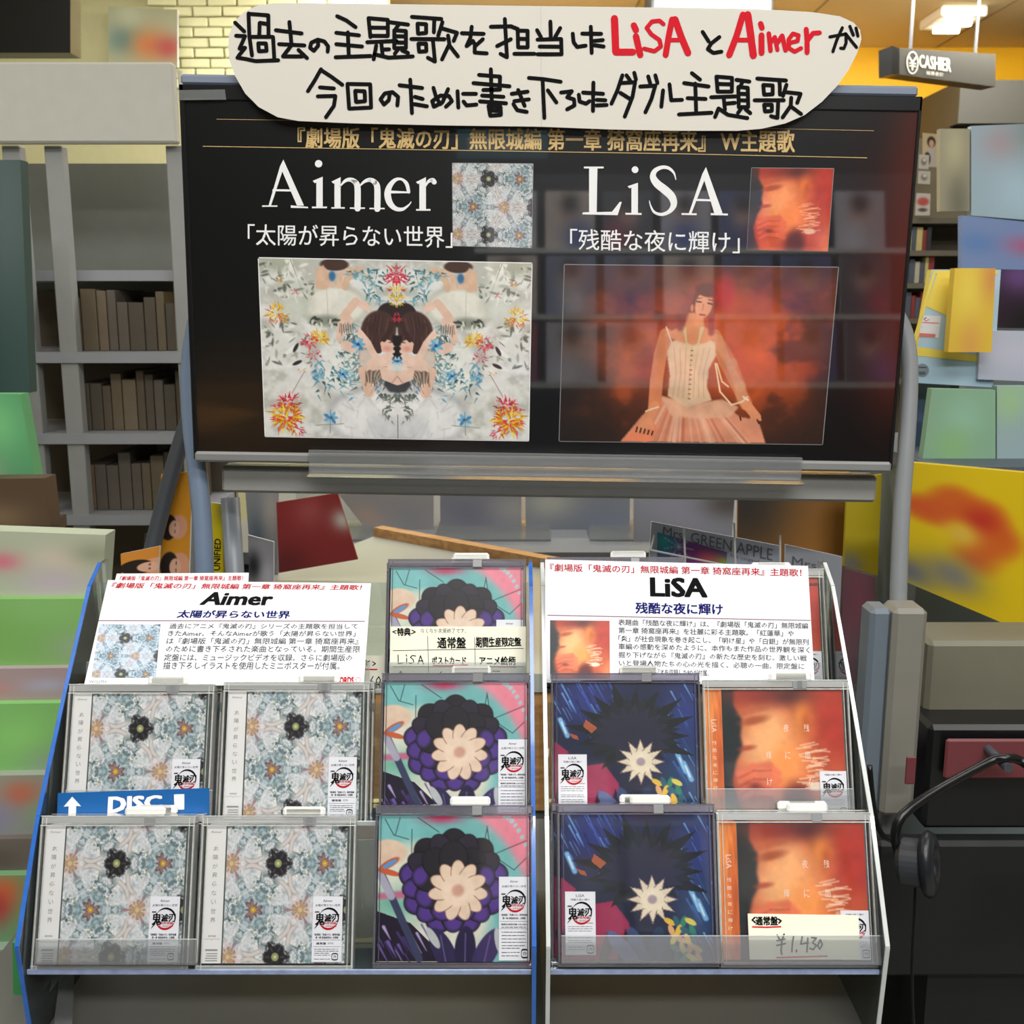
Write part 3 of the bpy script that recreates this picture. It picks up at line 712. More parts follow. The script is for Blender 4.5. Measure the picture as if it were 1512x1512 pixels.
def face_print(n=60, base=(226, 150, 30), heads=((50, 30, 20), (50, 78, 20)), hair=(36, 24, 20)):
    c = Canvas(n, n*2, 0, 0, 100, 200, base)
    for x, y, r in heads:
        c.ell(x+r*1.2, y, r*1.1, r*0.9, (222, 160, 130), 0, 0.1); c.ell(x, y, r, r*0.95, hair, 0, 0.08)
        c.ell(x+r*0.7, y+r*0.1, r*0.65, r*0.6, (226, 176, 150), 0, 0.1)
        c.cap(x+r*0.8, y-r*0.25, x+r*0.8, y-r*0.1, r*0.05, (40, 20, 20), soft=1); c.cap(x+r*0.8, y+r*0.25, x+r*0.8, y+r*0.4, r*0.05, (40, 20, 20), soft=1)
    return c
# ------------------------------------------------------------------ the room
CEIL = 2.9
def wbox(x0, y0, z0, x1, y1, z1, bev=0.0): return MB().box(x0, y0, z0, x1, y1, z1, None, bev)
M_FLOOR = mat('grey_floor_tile', (150, 150, 142), 0.35, noise=0.08, scale=3)
M_CEIL = mat('warm_ceiling_board', (226, 206, 160), 0.8, noise=0.03)
M_YEL = mat('yellow_wall_paint', (244, 184, 4), 0.6, noise=0.03)
M_MORTAR = mat('pale_mortar', (196, 192, 150), 0.8, bump=0.3)
M_BRICK = mat('cream_painted_brick', (236, 234, 190), 0.55, noise=0.08, scale=25, bump=0.6)
M_DARKWALL = mat('dark_wall', (64, 62, 58), 0.8)
tag(obj('floor', wbox(-4, -3.2, -0.05, 5.5, 8.2, 0), M_FLOOR), kind='structure')
tag(obj('ceiling', wbox(-4, -3.2, CEIL, 5.5, 8.2, CEIL+0.05), M_CEIL), kind='structure')
BY = 6.6
BRY = 5.3
def wx(px, d): return (px-756)/F*d                  # world x of a pixel column at camera depth d
def zat(py, y):                                      # height of a pixel row on the vertical plane at distance y
    r = ray(756, py); return CAMZ + r.z/r.y*y
def xat(px, py, y):
    r = ray(px, py); return r.x/r.y*y
xb1 = xat(572, 10, BRY)
wl = tag(obj('wall_left', wbox(-4, BRY, 0, xb1, BRY+0.12, CEIL), M_MORTAR), kind='structure')
# painted bricks, one by one, where the photograph shows that wall
rs = random.Random(2)
bw, bh = 0.135, 0.044
brick_meshes = []
for k in range(5):
    q = random.Random(k); mb = MB(); j = lambda: q.uniform(-0.002, 0.002)
    mb.box(-bw/2+0.004, -0.018+j()*2, 0.003, bw/2-0.004, 0.0, bh-0.003, None, 0.004)
    me = bpy.data.meshes.new('brick'); me.from_pydata([(a+j(), b, c+j()*0.8) for a, b, c in mb.v], [], mb.f); me.materials.append(M_BRICK)
    brick_meshes.append(me)
nb = 0
zr = zat(132, BRY)
row = 0
while zr < CEIL-0.02:
    x = xb1 - bw/2 - (bw/2 if row % 2 else 0)
    xmin = xat(222, 60, BRY)
    while x > xmin:
        o = bpy.data.objects.new('brick', brick_meshes[rs.randrange(5)])
        o.location = (x, BRY-0.0005, zr); o.parent = wl
        o.matrix_parent_inverse = W[wl].inverted(); COL.objects.link(o)
        x -= bw; nb += 1
    zr += bh; row += 1
tag(obj('wall_back', wbox(-4, BY+0.02, 0, 5.5, BY+0.14, CEIL), M_YEL), kind='structure')
tag(obj('wall_rear', wbox(-4, -3.2, 0, 5.5, -3.1, CEIL), M_DARKWALL), kind='structure')
tag(obj('wall_side', wbox(-4.1, -3.2, 0, -4.0, 6.7, CEIL), mat('pale_side_wall', (222, 220, 208), 0.8)), kind='structure')
tag(obj('wall_side', wbox(5.5, -3.2, 0, 5.6, 6.7, CEIL), mat('pale_side_wall', (222, 220, 208), 0.8)), kind='structure')
# two dark pillars and a dark bulkhead by the cashier
def pillar(px0, px1, y, label):
    t = thing('pillar', label, 'pillar', (xat((px0+px1)/2, 20, y), y+0.15, 0))
    obj('shaft', wbox(xat(px0, 20, y), y, 0.0, xat(px1, 20, y), y+0.3, CEIL-0.001, 0.01), mat('pillar_slate', (44, 50, 54), 0.5), t)
    obj('pillar_skirting', wbox(xat(px0, 20, y)-0.01, y-0.012, 0.0, xat(px1, 20, y)+0.01, y-0.001, 0.12), M_BLK, t)
pillar(573, 661, 6.1, 'dark slate pillar behind the sign, beside the cream brick wall')
pillar(962, 1142, 5.2, 'wide dark brown pillar behind the top of the sign, right of centre')
tag(obj('trim_1', wbox(xat(1354, 130, 6.2), 5.6, zat(182, 5.6), 5.4, 6.55, zat(118, 5.6)), mat('soffit_grey', (50, 50, 45), 0.6)), kind='structure')
tag(obj('trim_2', wbox(xat(1354, 130, 6.2), 5.7, 1.95, 5.4, 6.5, zat(182, 5.6)), mat('soffit_dark', (40, 38, 31), 0.7)), kind='structure')
# ceiling board joints
jt = MB()
for y in (3.0, 4.2, 5.4): jt.box(-3, y, CEIL-0.004, 5, y+0.012, CEIL-0.0005)
for x in (-1.5, 0.6, 1.5, 2.4, 3.3): jt.box(x, 1.5, CEIL-0.004, x+0.012, 6.6, CEIL-0.0005)
tag(obj('trim_3', jt, mat('ceiling_joint', (170, 150, 110), 0.8)), kind='structure')

def ceiling_light(x0, x1, y0, y1, label):
    t = thing('ceiling_light', label, 'light', ((x0+x1)/2, (y0+y1)/2, CEIL-0.07), group=None)
    obj('housing', wbox(x0, y0, CEIL-0.05, x1, y1, CEIL-0.001, 0.008), mat('lamp_housing', (236, 232, 220), 0.5), t)
    n = 2
    for k in range(n):
        yy = y0 + (k+0.5)*(y1-y0)/n
        obj('lamp_tube', MB().tube([(x0+0.05, yy, CEIL-0.066), (x1-0.05, yy, CEIL-0.066)], 0.016, 12), mat('lit_tube', (255, 250, 235), 0.5, emit=(255, 246, 224), estr=9), t, smooth=True)
ceiling_light(xat(1262, 40, 5.2), xat(1345, 40, 5.2), 5.0, 5.35, 'lit ceiling light between the sign end and the cashier sign rod')
ceiling_light(xat(1366, 58, 5.9), xat(1432, 58, 5.9), 5.7, 6.0, 'small lit ceiling light just above the cashier sign')
ceiling_light(xat(1380, 3, 4.1), xat(1440, 3, 4.1), 4.05, 4.3, 'lit ceiling light cut by the top edge of the picture')
ceiling_light(xat(1150, 12, 4.5), xat(1222, 12, 4.5), 4.4, 4.7, 'lit ceiling light just above the right part of the sign')

# cashier sign hanging from the ceiling
D = 4.6
t = thing('cashier_sign', 'dark hanging cashier sign with yen mark in a circle', 'sign', (xat(1370, 92, D), D, zat(110, D)))
pl = Plane(unp(1330, 92, D), (1, 0.32, 0), (0, 0, 1))
c4 = [pl.at(1328, 71), pl.at(1328, 110), pl.at(1470, 128), pl.at(1470, 80)]
obj('sign_board', MB().prism(c4, -pl.n*0.09), mat('sign_grey', (46, 45, 40), 0.5), t)
obj('sign_end', MB().prism([pl.at(1317, 68), pl.at(1317.2, 109.5), pl.at(1328, 110), pl.at(1328, 71)], -pl.n*0.09), M_BLK, t)
mb = MB(pl.n); fn = lambda x, y: pl.at(x, y, 0.003)
ring = [(1347.5+8.0*math.cos(k*math.pi/14), 92.5+16*math.sin(k*math.pi/14)) for k in range(29)]
mb.stroke(fn, ring, 1.7)
mb.stroke(fn, [(1342, 83), (1347.5, 92)], 2.2); mb.stroke(fn, [(1353, 84), (1347.5, 92), (1347.3, 103)], 2.2)
mb.stroke(fn, [(1343, 93), (1352, 94)], 1.8); mb.stroke(fn, [(1343, 97), (1352, 98)], 1.8)
put_text(mb, fn, 'CASHIER', ((1357.5, 81), (1404, 87), (1404, 106), (1357.5, 99)), bold=0.03)
put_text(mb, fn, '精算会計', ((1368, 104.5), (1393, 107), (1393, 113), (1368, 110.5)))
obj('lettering', mb, mat('sign_white', (190, 190, 180), 0.6), t)
rx = xat(1346, 40, D+0.1)
p0 = pl.at(1344, 74, -0.045)
obj('hanging_rod', MB().tube([p0 - Vector((0, 0, 0.03)), (p0.x, p0.y, CEIL-0.001)], 0.007, 8), M_DGREY, t)
p1 = pl.at(1440, 78, -0.045)
obj('hanging_rod', MB().tube([p1 - Vector((0, 0, 0.03)), (p1.x, p1.y, CEIL-0.001)], 0.007, 8), M_DGREY, t)

# far shelf of discs under the cashier soffit
SD = 4.4
sx0, sx1 = xat(1325, 300, SD), xat(1490, 300, SD)
t = thing('disc_shelf', 'tall dark shelf unit holding rows of discs behind the screen, right', 'shelf', ((sx0+sx1)/2, SD+0.15, 0))
M_SHELF = mat('shelf_grey_brown', (112, 106, 92), 0.6)
obj('back_panel', wbox(sx0, SD+0.26, 0, sx1, SD+0.28, zat(190, SD)), mat('shelf_back', (140, 132, 112), 0.7), t)
rows = [(243, 322), (322, 370), (370, 418), (418, 468)]
obj('side_panel', wbox(sx0-0.02, SD, 0, sx0, SD+0.28, zat(190, SD)), M_SHELF, t)
obj('side_panel', wbox(sx1, SD, 0, sx1+0.02, SD+0.28, zat(190, SD)), M_SHELF, t)
for y0 in (322, 370, 418, 470, 560): obj('shelf_board', wbox(sx0, SD-0.01, zat(y0, SD)-0.02, sx1, SD+0.255, zat(y0, SD)), M_SHELF, t)
rs = random.Random(8)
pal = [(216, 206, 180), (196, 190, 170), (230, 226, 210), (90, 96, 110), (150, 60, 56), (176, 170, 150), (60, 60, 66), (210, 196, 130)]
spine_m = [mat('spine_print_%s' % 'abcdefgh'[i], c, 0.5, noise=0.15, scale=80) for i, c in enumerate(pal)]
def spines(x0, x1, y, z, hmin, hmax, tmin, tmax, group, label, depth=0.14):
    x = x0
    while x < x1-tmax:
        tk = rs.uniform(tmin, tmax); h = rs.uniform(hmin, hmax)
        o = obj('disc_case', wbox(x, y, z, x+tk-0.0015, y+depth, z+h, 0.001), rs.choice(spine_m))
        tag(o, label, 'disc', group); x += tk
for y0, lab in ((370, 'upper'), (418, 'middle'), (470, 'lower')):
    z = zat(y0, SD)
    spines(sx0+0.01, xat(1385, y0, SD), SD+0.02, z+0.0005, 0.078, 0.104, 0.012, 0.026, 'disc cases standing on the %s far shelf' % lab,
           'narrow disc case standing spine-out on the %s shelf far right behind the screen' % lab)
# small posters on the same unit
for (q, lab, cols) in ((((1362, 196), (1386, 198), (1386, 247), (1362, 246)), 'tall poster of a dark-haired figure on the far shelf unit, right of the screen', 0),
                  (((1357, 228), (1372, 229), (1371, 250), (1356, 249)), 'small pale card below the figure poster on the far shelf unit', 1),
                  (((1356, 252), (1374, 253), (1373, 272), (1355, 271)), 'small pale drawing card pinned above the red printed card', 1),
                  (((1353, 285), (1374, 286), (1373, 318), (1351, 318)), 'red and white printed card on the far shelf unit', 2)):
    pp = Plane((0, SD-0.02-0.01*cols, 0), (1, 0, 0), (0, 0, 1))
    c = Canvas(24, 40, 0, 0, 100, 160, ((206, 186, 150), (200, 196, 184), (206, 198, 190))[cols])
    if cols == 0:
        c.ell(55, 40, 26, 26, (44, 34, 32)); c.ell(56, 48, 15, 18, (216, 170, 140)); c.poly([(35, 70), (75, 65), (85, 160), (25, 160)], (196, 186, 176)); c.ell(30, 120, 20, 30, (50, 44, 44))
    elif cols == 1:
        c.ell(50, 80, 26, 40, (140, 130, 120), 0, 0.4); c.ell(55, 60, 14, 16, (226, 220, 210), 0, 0.2)
    else:
        c.ell(50, 60, 40, 30, (190, 90, 80), 0, 0.4); c.ell(50, 120, 30, 14, (90, 80, 80), 0, 0.5)
    tt = thing('picture_card', lab, 'card', pp.at(*q[3]))
    obj('card_body', MB().hexa([pp.at(x, y, -0.001) for x, y in q], [pp.at(x, y, -0.006) for x, y in q]), M_PAPER, tt)
    obj('card_print', c.mesh('card_print', [pp.at(x, y) for x, y in q], W[tt]), None, tt)
# ------------------------------------------------------------------ screen stand
def smooth(pts, n=5):
    out = []
    for i in range(len(pts)-1):
        p0 = pts[max(i-1, 0)]; p1 = pts[i]; p2 = pts[i+1]; p3 = pts[min(i+2, len(pts)-1)]
        for k in range(n):
            t_ = k/n
            out.append(0.5*((2*p1)+(p2-p0)*t_+(2*p0-5*p1+4*p2-p3)*t_*t_+(3*p1-p0-3*p2+p3)*t_**3))
    return out + [pts[-1]]
TY = 1.42
ro = R(-0.9)
TV = Plane((unp(815, 410, 1.45)), (math.cos(ro), 0, math.sin(ro)), (-math.sin(ro), 0, math.cos(ro)))
def tvbox(x0, y0, x1, y1, h0, h1, bev=0.0):
    """box on the screen plane from pixel corners (taken at the row's own depth)"""
    a0, b1 = TV.loc((x0), y0); a1, b0 = TV.loc(x1, y1)
    return MB().box(a0, b0, h0, a1, b1, h1, TV.mat(), bev)
aL = (TV.loc(262, 150)[0] + TV.loc(290, 670)[0])/2; aR = (TV.loc(1361, 160)[0] + TV.loc(1316, 690)[0])/2
bT = TV.loc(815, 134)[1]; bB = TV.loc(815, 686)[1]
print('TV size', aR-aL, bT-bB)
def tvb(a0, b0, a1, b1, h0, h1, bev=0.0): return MB().box(a0, b0, h0, a1, b1, h1, TV.mat(), bev)
screen = thing('display_screen', 'large black flat screen with printed poster, grey top bar and silver bottom trim', 'screen', TV.pt((aL+aR)/2, bB, -0.02))
obj('housing', tvb(aL, bB, aR, bT, -0.06, -0.002, 0.006), M_BLK, screen)
obj('bezel', MB().box(aL, bB, -0.002, aL+0.006, bT, 0.003, TV.mat(), 0.001).box(aR-0.004, bB, -0.002, aR, bT, 0.003, TV.mat(), 0.001).box(aL, bT-0.018, -0.002, aR, bT, 0.003, TV.mat(), 0.001), M_BLK, screen)
obj('top_bar', tvb(aL+0.002, bT, aR-0.006, bT+0.013, -0.05, 0.002, 0.003), mat('blue_grey_bar', (124, 134, 152), 0.35), screen)
obj('bottom_trim', tvb(aL+0.002, bB-0.003, aR-0.002, bB+0.011, -0.03, 0.006, 0.003), M_SILV, screen)
tpx = lambda x, y: TV.at(x, y, 0.0006)
# poster sheet behind the gloss
c = Canvas(160, 90, 260, 130, 1362, 690, (9, 11, 13))
edge = 1345-(c.Y-150)*0.085
c.mix(_ss(1185, 1350, c.X)*_ss(260, 620, 700-np.abs(c.Y-430)*1.0)*0.8, (60, 18, 12)); c.mix(_ss(1290, 1365, c.X)*0.45, (120, 36, 16))
c.mix(_ss(520, 690, c.Y)*_ss(1100, 1250, c.X), (10, 8, 8), 0.85)
c.mix(np.exp(-((c.X-330)**2/160**2+(c.Y-620)**2/110**2)), (52, 36, 20), 0.7)  # brown patch: reflection of wood painted into the sheet colour
n = fbm(c.X*0.004, c.Y*0.02, 4); c.mix(_ss(0.5, 0.7, n)*_ss(640, 480, c.X)*_ss(560, 620, c.Y), (76, 52, 28), 0.6)  # grain streaks of the same painted wood reflection
obj('poster_sheet', c.mesh('poster_sheet', [TV.pt(aL+0.006, bT-0.018, 0), TV.pt(aR-0.004, bT-0.018, 0), TV.pt(aR-0.004, bB+0.011, 0), TV.pt(aL+0.006, bB+0.011, 0)], W[screen], M_POSTER), None, screen)
# gold headline with thin rules
mb = MB(TV.n)
put_text(mb, tpx, '『劇場版「鬼滅の刃」無限城編 第一章 猗窩座再来』 W主題歌', ((440, 188), (1173, 192), (1173, 225), (440, 218)), bold=0.028)
mb.stroke(tpx, [(300, 216), (1000, 227), (1280, 233)], 1.0); mb.stroke(tpx, [(320, 176), (800, 183), (1290, 193)], 0.6)
obj('headline', mb, M_GOLD, screen)
# serif names
Z3 = lambda x, y: TV.at(360+x/3.287, 180+y/3.287, 0.0006)
Z4 = lambda x, y: TV.at(800+x/2.607, 180+y/2.607, 0.0006)
mb = MB(TV.n)
def P(fn, *p): mb.poly([fn(*q) for q in p])
def curve(fn, pts, w_):
    v_ = smooth([Vector(p) for p in pts], 6); mb.stroke(fn, [tuple(p) for p in v_], w_, 16)
P(Z3, (192,183),(176,215),(258,406),(292,406)); P(Z3, (186,200),(176,215),(120,406),(132,406),(190,232)); P(Z3, (141,326),(236,328),(240,338),(137,336))
P(Z3, (90,405),(163,405),(163,412),(88,412)); P(Z3, (228,405),(312,412),(312,419),(228,417))
mb.disc(Z3, 363, 203, 18); P(Z3, (352,290),(383,266),(383,414),(352,414)); P(Z3, (334,286),(383,266),(381,275),(345,298)); P(Z3, (331,411),(404,411),(404,419),(331,419))
P(Z3, (440,296),(470,268),(470,420),(440,420)); P(Z3, (425,290),(470,268),(468,278),(436,300)); P(Z3, (425,414),(490,414),(490,421),(425,421))
curve(Z3, [(468,312,6),(490,288,14),(515,280,20),(540,292,26),(552,320,30),(552,420,30)], 20); P(Z3, (515,415),(588,415),(588,422),(515,422))
curve(Z3, [(562,312,6),(585,290,14),(612,281,20),(636,294,26),(648,322,30),(648,422,30)], 20); P(Z3, (610,417),(684,417),(684,424),(610,424))
curve(Z3, [(708,340,14),(800,342,8)], 8)
curve(Z3, [(800,340,16),(790,300,18),(765,278,12),(735,282,18),(708,312,26),(698,350,32),(708,392,30),(735,420,22),(770,424,16),(800,404,8),(812,388,4)], 20)
P(Z3, (852,296),(884,268),(884,424),(852,424)); P(Z3, (836,292),(884,268),(882,279),(846,302)); P(Z3, (836,423),(906,423),(906,431),(836,431))
curve(Z3, [(880,318,4),(895,290,14),(915,283,22),(924,292,24)], 10)
obj('performer_name', mb, M_WINK, screen); mb = MB(TV.n)
P(Z4, (182,176),(214,176),(211,356),(182,356)); P(Z4, (162,172),(238,172),(238,179),(162,179)); P(Z4, (158,348),(270,346),(300,308),(308,308),(292,359),(156,356))
mb.disc(Z4, 359, 184, 13); P(Z4, (345,250),(370,234),(370,352),(345,352)); P(Z4, (330,248),(370,234),(368,241),(338,256)); P(Z4, (322,350),(384,351),(384,358),(322,357))
curve(Z4, [(516,222,3),(508,196,8),(488,178,12),(462,175,14),(436,188,18),(428,212,24),(444,238,30),(474,262,32),(500,288,30),(508,318,24),(492,344,16),(462,356,12),(434,348,10),(420,326,6),(414,304,3)], 16)
P(Z4, (632,174),(618,200),(664,352),(696,352)); P(Z4, (626,190),(618,200),(566,352),(576,352),(630,214)); P(Z4, (588,296),(656,298),(660,306),(584,304))
P(Z4, (538,351),(596,352),(596,359),(538,358)); P(Z4, (650,351),(716,353),(716,360),(650,359))
obj('performer_name', mb, M_WINK, screen)
mb = MB(TV.n)
put_text(mb, tpx, '「太陽が昇らない世界」', ((366, 331), (668, 334), (668, 366), (366, 362)), bold=0.006)
obj('song_title', mb, M_WINK, screen); mb = MB(TV.n)
put_text(mb, tpx, '「残酷な夜に輝け」', ((842, 338), (1092, 342), (1092, 374), (842, 369)), bold=0.006)
obj('song_title', mb, M_WINK, screen)
# pictures on the poster
def tvpic(name, canvas, q, border, bcol):
    cx = sum(p[0] for p in q)/4; cy = sum(p[1] for p in q)/4
    if border:
        e = MB()
        e.stroke(lambda x, y: TV.at(x, y, 0.0005), list(q)+[q[0]], border, 4)
        fr = obj(name + '_edge', e, bcol, screen)
    o = obj(name, canvas.mesh(name, [TV.at(x, y, 0.0009) for x, y in q], W[screen], M_GLASSY), None, screen)
FLOR = floral(190, off=(-0.02, 0.1), tone=(235, 235, 235))
tvpic('pattern_picture', FLOR, ((668, 241), (787, 242), (785, 366), (669, 363)), 1.4, M_GINK)
AMB = amber_cover(150)
a2 = amber_cover(150); a2.C *= np.array((1.0, 0.82, 0.74))
tvpic('amber_picture', a2, ((1110, 248), (1231, 249), (1222, 371), (1103, 369)), 1.4, M_GINK)
tvpic('garden_picture', garden_photo(), ((382, 381), (785, 389), (780, 650.5), (392, 644)), 2.6, M_WINK)
tvpic('dress_picture', dress_photo(), ((833.8, 391), (1237.7, 395), (1214, 656), (826, 651)), 2.2, M_GINK)
# clear tape over the top left corner, clear strip under the screen
tape = obj('clear_tape', MB().hexa([TV.at(264, 133, 0.003), TV.at(332, 132, 0.003), TV.at(334, 147, 0.003), TV.at(264, 148, 0.003)], [TV.at(264, 133, 0.0042), TV.at(332, 132, 0.0042), TV.at(334, 147, 0.0042), TV.at(264, 148, 0.0042)]), clear('tape_film', (225, 225, 225), 0.25, 0.25, 0.25), screen)
a0, b0 = TV.loc(458, 697); a1, b1 = TV.loc(1182, 676)
tag(obj('acrylic_strip', MB().box(a0, b0, 0.007, a1, b1+0.002, 0.011, TV.mat(), 0.001).box(a0, b0-0.003, 0.007, a1, b0, 0.03, TV.mat(), 0.001), M_LIP), 'clear acrylic strip fixed along the bottom edge of the big screen', 'strip')

# stand of the screen: cross beam and two side tubes down to the floor
st = thing('screen_stand', 'grey tubular floor stand carrying the big screen', 'stand', (0.05, 1.5, 0))
obj('cross_beam', tvb(aL+0.03, bB-0.05, aR-0.01, bB-0.012, -0.055, -0.022, 0.004), mat('beam_grey', (150, 150, 146), 0.4), st)
def pxpath(pts, d): return [unp(x, y, d) for x, y in pts]
tl = [(292, 470), (281, 540), (283, 620), (292, 700), (299, 780), (303, 900), (306, 1100)]
pts = pxpath(tl, 1.53)
bot = lambda p: Vector((p.x, 1.56, 0.03))
obj('side_tube', MB().tube(smooth(pts + [bot(pts[-1])]), 0.0135, 14), mat('tube_blue_grey', (112, 128, 150), 0.3), st, smooth=True)
tr = [(1322, 462), (1338, 500), (1343, 560), (1338, 660), (1331, 760), (1326, 900), (1324, 1100)]
pts = pxpath(tr, 1.50)
obj('side_tube', MB().tube(smooth(pts + [bot(pts[-1])]), 0.0115, 14), mat('tube_light_grey', (136, 140, 142), 0.3), st, smooth=True)
obj('rear_tube', MB().tube(smooth(pxpath([(285, 600), (268, 650), (245, 730), (218, 840), (200, 940)], 1.75)), 0.013, 12), M_DGREY, st, smooth=True)
obj('rear_tube', MB().tube([unp(340, 735, 1.62), unp(350, 900, 1.62), unp(352, 1000, 1.62)], 0.014, 12), M_GREY, st, smooth=True)
for x in (-0.44, 0.56): obj('foot', wbox(x-0.03, 1.43, 0.0, x+0.03, 1.65, 0.03, 0.008), M_DGREY, st)

# ------------------------------------------------------------------ hand-lettered sign across the top
SG = Plane(TV.pt(0, 0, 0.016), TV.u, TV.v)
outline = [(337,70),(338,52),(346,32),(360,18),(380,8),(405,4.5),(500,5),(650,7),(798,9),(960,11),(1080,13),(1150,15),(1200,18),(1240,24),(1260,33),(1270,44),(1272,58),(1266,78),(1253,103),(1236,127),(1214,150),(1188,170),(1160,182),(1125,190),(1090,193),(1000,193),(900,191),(798,187),(650,185),(520,182),(440,178.5),(410,173),(382,158),(362,138),(347,112),(339,90)]
sign = thing('title_sign', 'long white rounded board with black and red hand lettering', 'sign', SG.at(798, 188))
obj('board', MB().prism([SG.at(x, y, 0.0) for x, y in outline], -SG.n*0.003), M_SIGN, sign)
obj('board_support', MB().prism([SG.at(x, y, -0.0031) for x, y in ((500, 120), (1100, 120), (1100, 150), (500, 150))], -SG.n*0.0095), M_PAPER, sign)
ms = MB(); ms.stroke(lambda x, y: SG.at(x, y, 0.0003), [(798.5, 10), (799.5, 186)], 0.7)
obj('paper_seam', ms, mat('seam_grey', (196, 193, 186), 0.7), sign)  # seam line, slightly darker than the board
za = lambda x, y: SG.at(320+x/3.15, y/3.15, 0.0005)
zb = lambda x, y: SG.at(800+x/3.15, y/3.15, 0.0005)
BLACK_A = [
 [(85,105),(128,146)],[(90,166),(132,168),(106,226),(132,222)],[(132,222),(100,262)],[(96,268),(135,274),(180,284),(286,280)],
 [(148,62),(152,170),(164,258)],[(148,64),(240,71),(241,165)],[(240,112),(200,106),(198,165)],[(152,171),(258,171)],[(262,172),(268,276)],[(193,201),(196,238),(232,236),(229,202),(193,201)],
 [(275,140),(395,155)],[(338,102),(348,208)],[(290,205),(408,211)],[(345,214),(308,262),(398,262)],[(380,232),(420,270)],
 [(470,186),(472,212),(452,236),(434,222),(440,198),(470,184),(500,192),(518,215),(516,240)],
 [(560,75),(602,94),(646,126)],[(556,152),(662,164)],[(556,205),(676,216)],[(553,266),(716,260)],[(610,150),(614,260)],
 [(706,85),(715,172)],[(706,84),(796,92),(796,165)],[(718,128),(788,129)],[(716,166),(796,167)],[(700,196),(836,190)],[(742,212),(730,276)],[(765,196),(772,258)],[(772,230),(802,229)],[(733,252),(800,268),(912,262)],
 [(805,103),(890,114)],[(848,112),(832,134)],[(826,140),(826,224),(880,223),(880,144),(826,140)],[(828,168),(878,169)],[(828,197),(878,198)],[(846,226),(828,250)],[(862,234),(890,246)],
 [(908,78),(1045,88)],[(934,110),(936,156),(974,153),(974,112),(934,110)],[(1012,90),(1010,150)],[(905,181),(1060,182)],[(938,203),(941,240),(975,238),(974,203),(938,203)],[(1005,182),(1015,286),(982,268)],
 [(1050,103),(1030,166)],[(1042,130),(1118,152),(1102,190)],[(1076,165),(1082,205),(1048,276)],[(1080,208),(1122,262)],
 [(1140,154),(1242,157)],[(1186,124),(1180,175),(1162,214)],[(1166,212),(1192,190),(1204,214)],[(1238,182),(1200,216),(1200,244),(1256,248)],
 [(1275,124),(1372,122)],[(1340,88),(1350,266),(1320,250)],[(1304,214),(1368,182)],[(1372,124),(1400,134)],[(1400,142),(1402,220),(1446,220),(1446,143),(1400,142)],[(1402,180),(1446,181)],[(1384,250),(1478,250)],
 [(485,322),(455,375),(424,424)],[(485,325),(535,358),(584,394)],[(480,406),(545,411)],[(470,448),(552,446),(545,492),(508,545)],
 [(608,390),(616,505),(718,500),(714,392),(608,390)],[(644,422),(648,474),(690,470),(688,424),(644,422)],
 [(806,430),(800,466),(778,486),(762,462),(782,434),(818,428),(844,450),(840,490)],
 [(850,396),(956,409)],[(900,370),(908,526)],[(922,450),(958,460)],[(918,484),(978,494)],
 [(1008,408),(1020,450),(1040,484)],[(1076,414),(1050,476),(1010,496),(1002,470),(1040,444),(1080,446),(1094,470),(1066,496)],
 [(1120,424),(1124,500)],[(1146,436),(1206,436)],[(1148,472),(1162,490),(1208,486)],
 [(1275,322),(1280,498)],[(1220,348),(1318,356),(1316,410)],[(1194,386),(1362,401)],[(1240,418),(1318,416)],[(1234,444),(1334,450)],[(1224,471),(1346,480)],[(1264,492),(1272,538),(1322,534),(1320,496),(1264,492)],[(1270,514),(1320,515)],
 [(1372,436),(1446,426)],[(1384,470),(1452,462)],[(1402,418),(1432,492)],[(1380,484),(1398,512),(1442,520)],
]
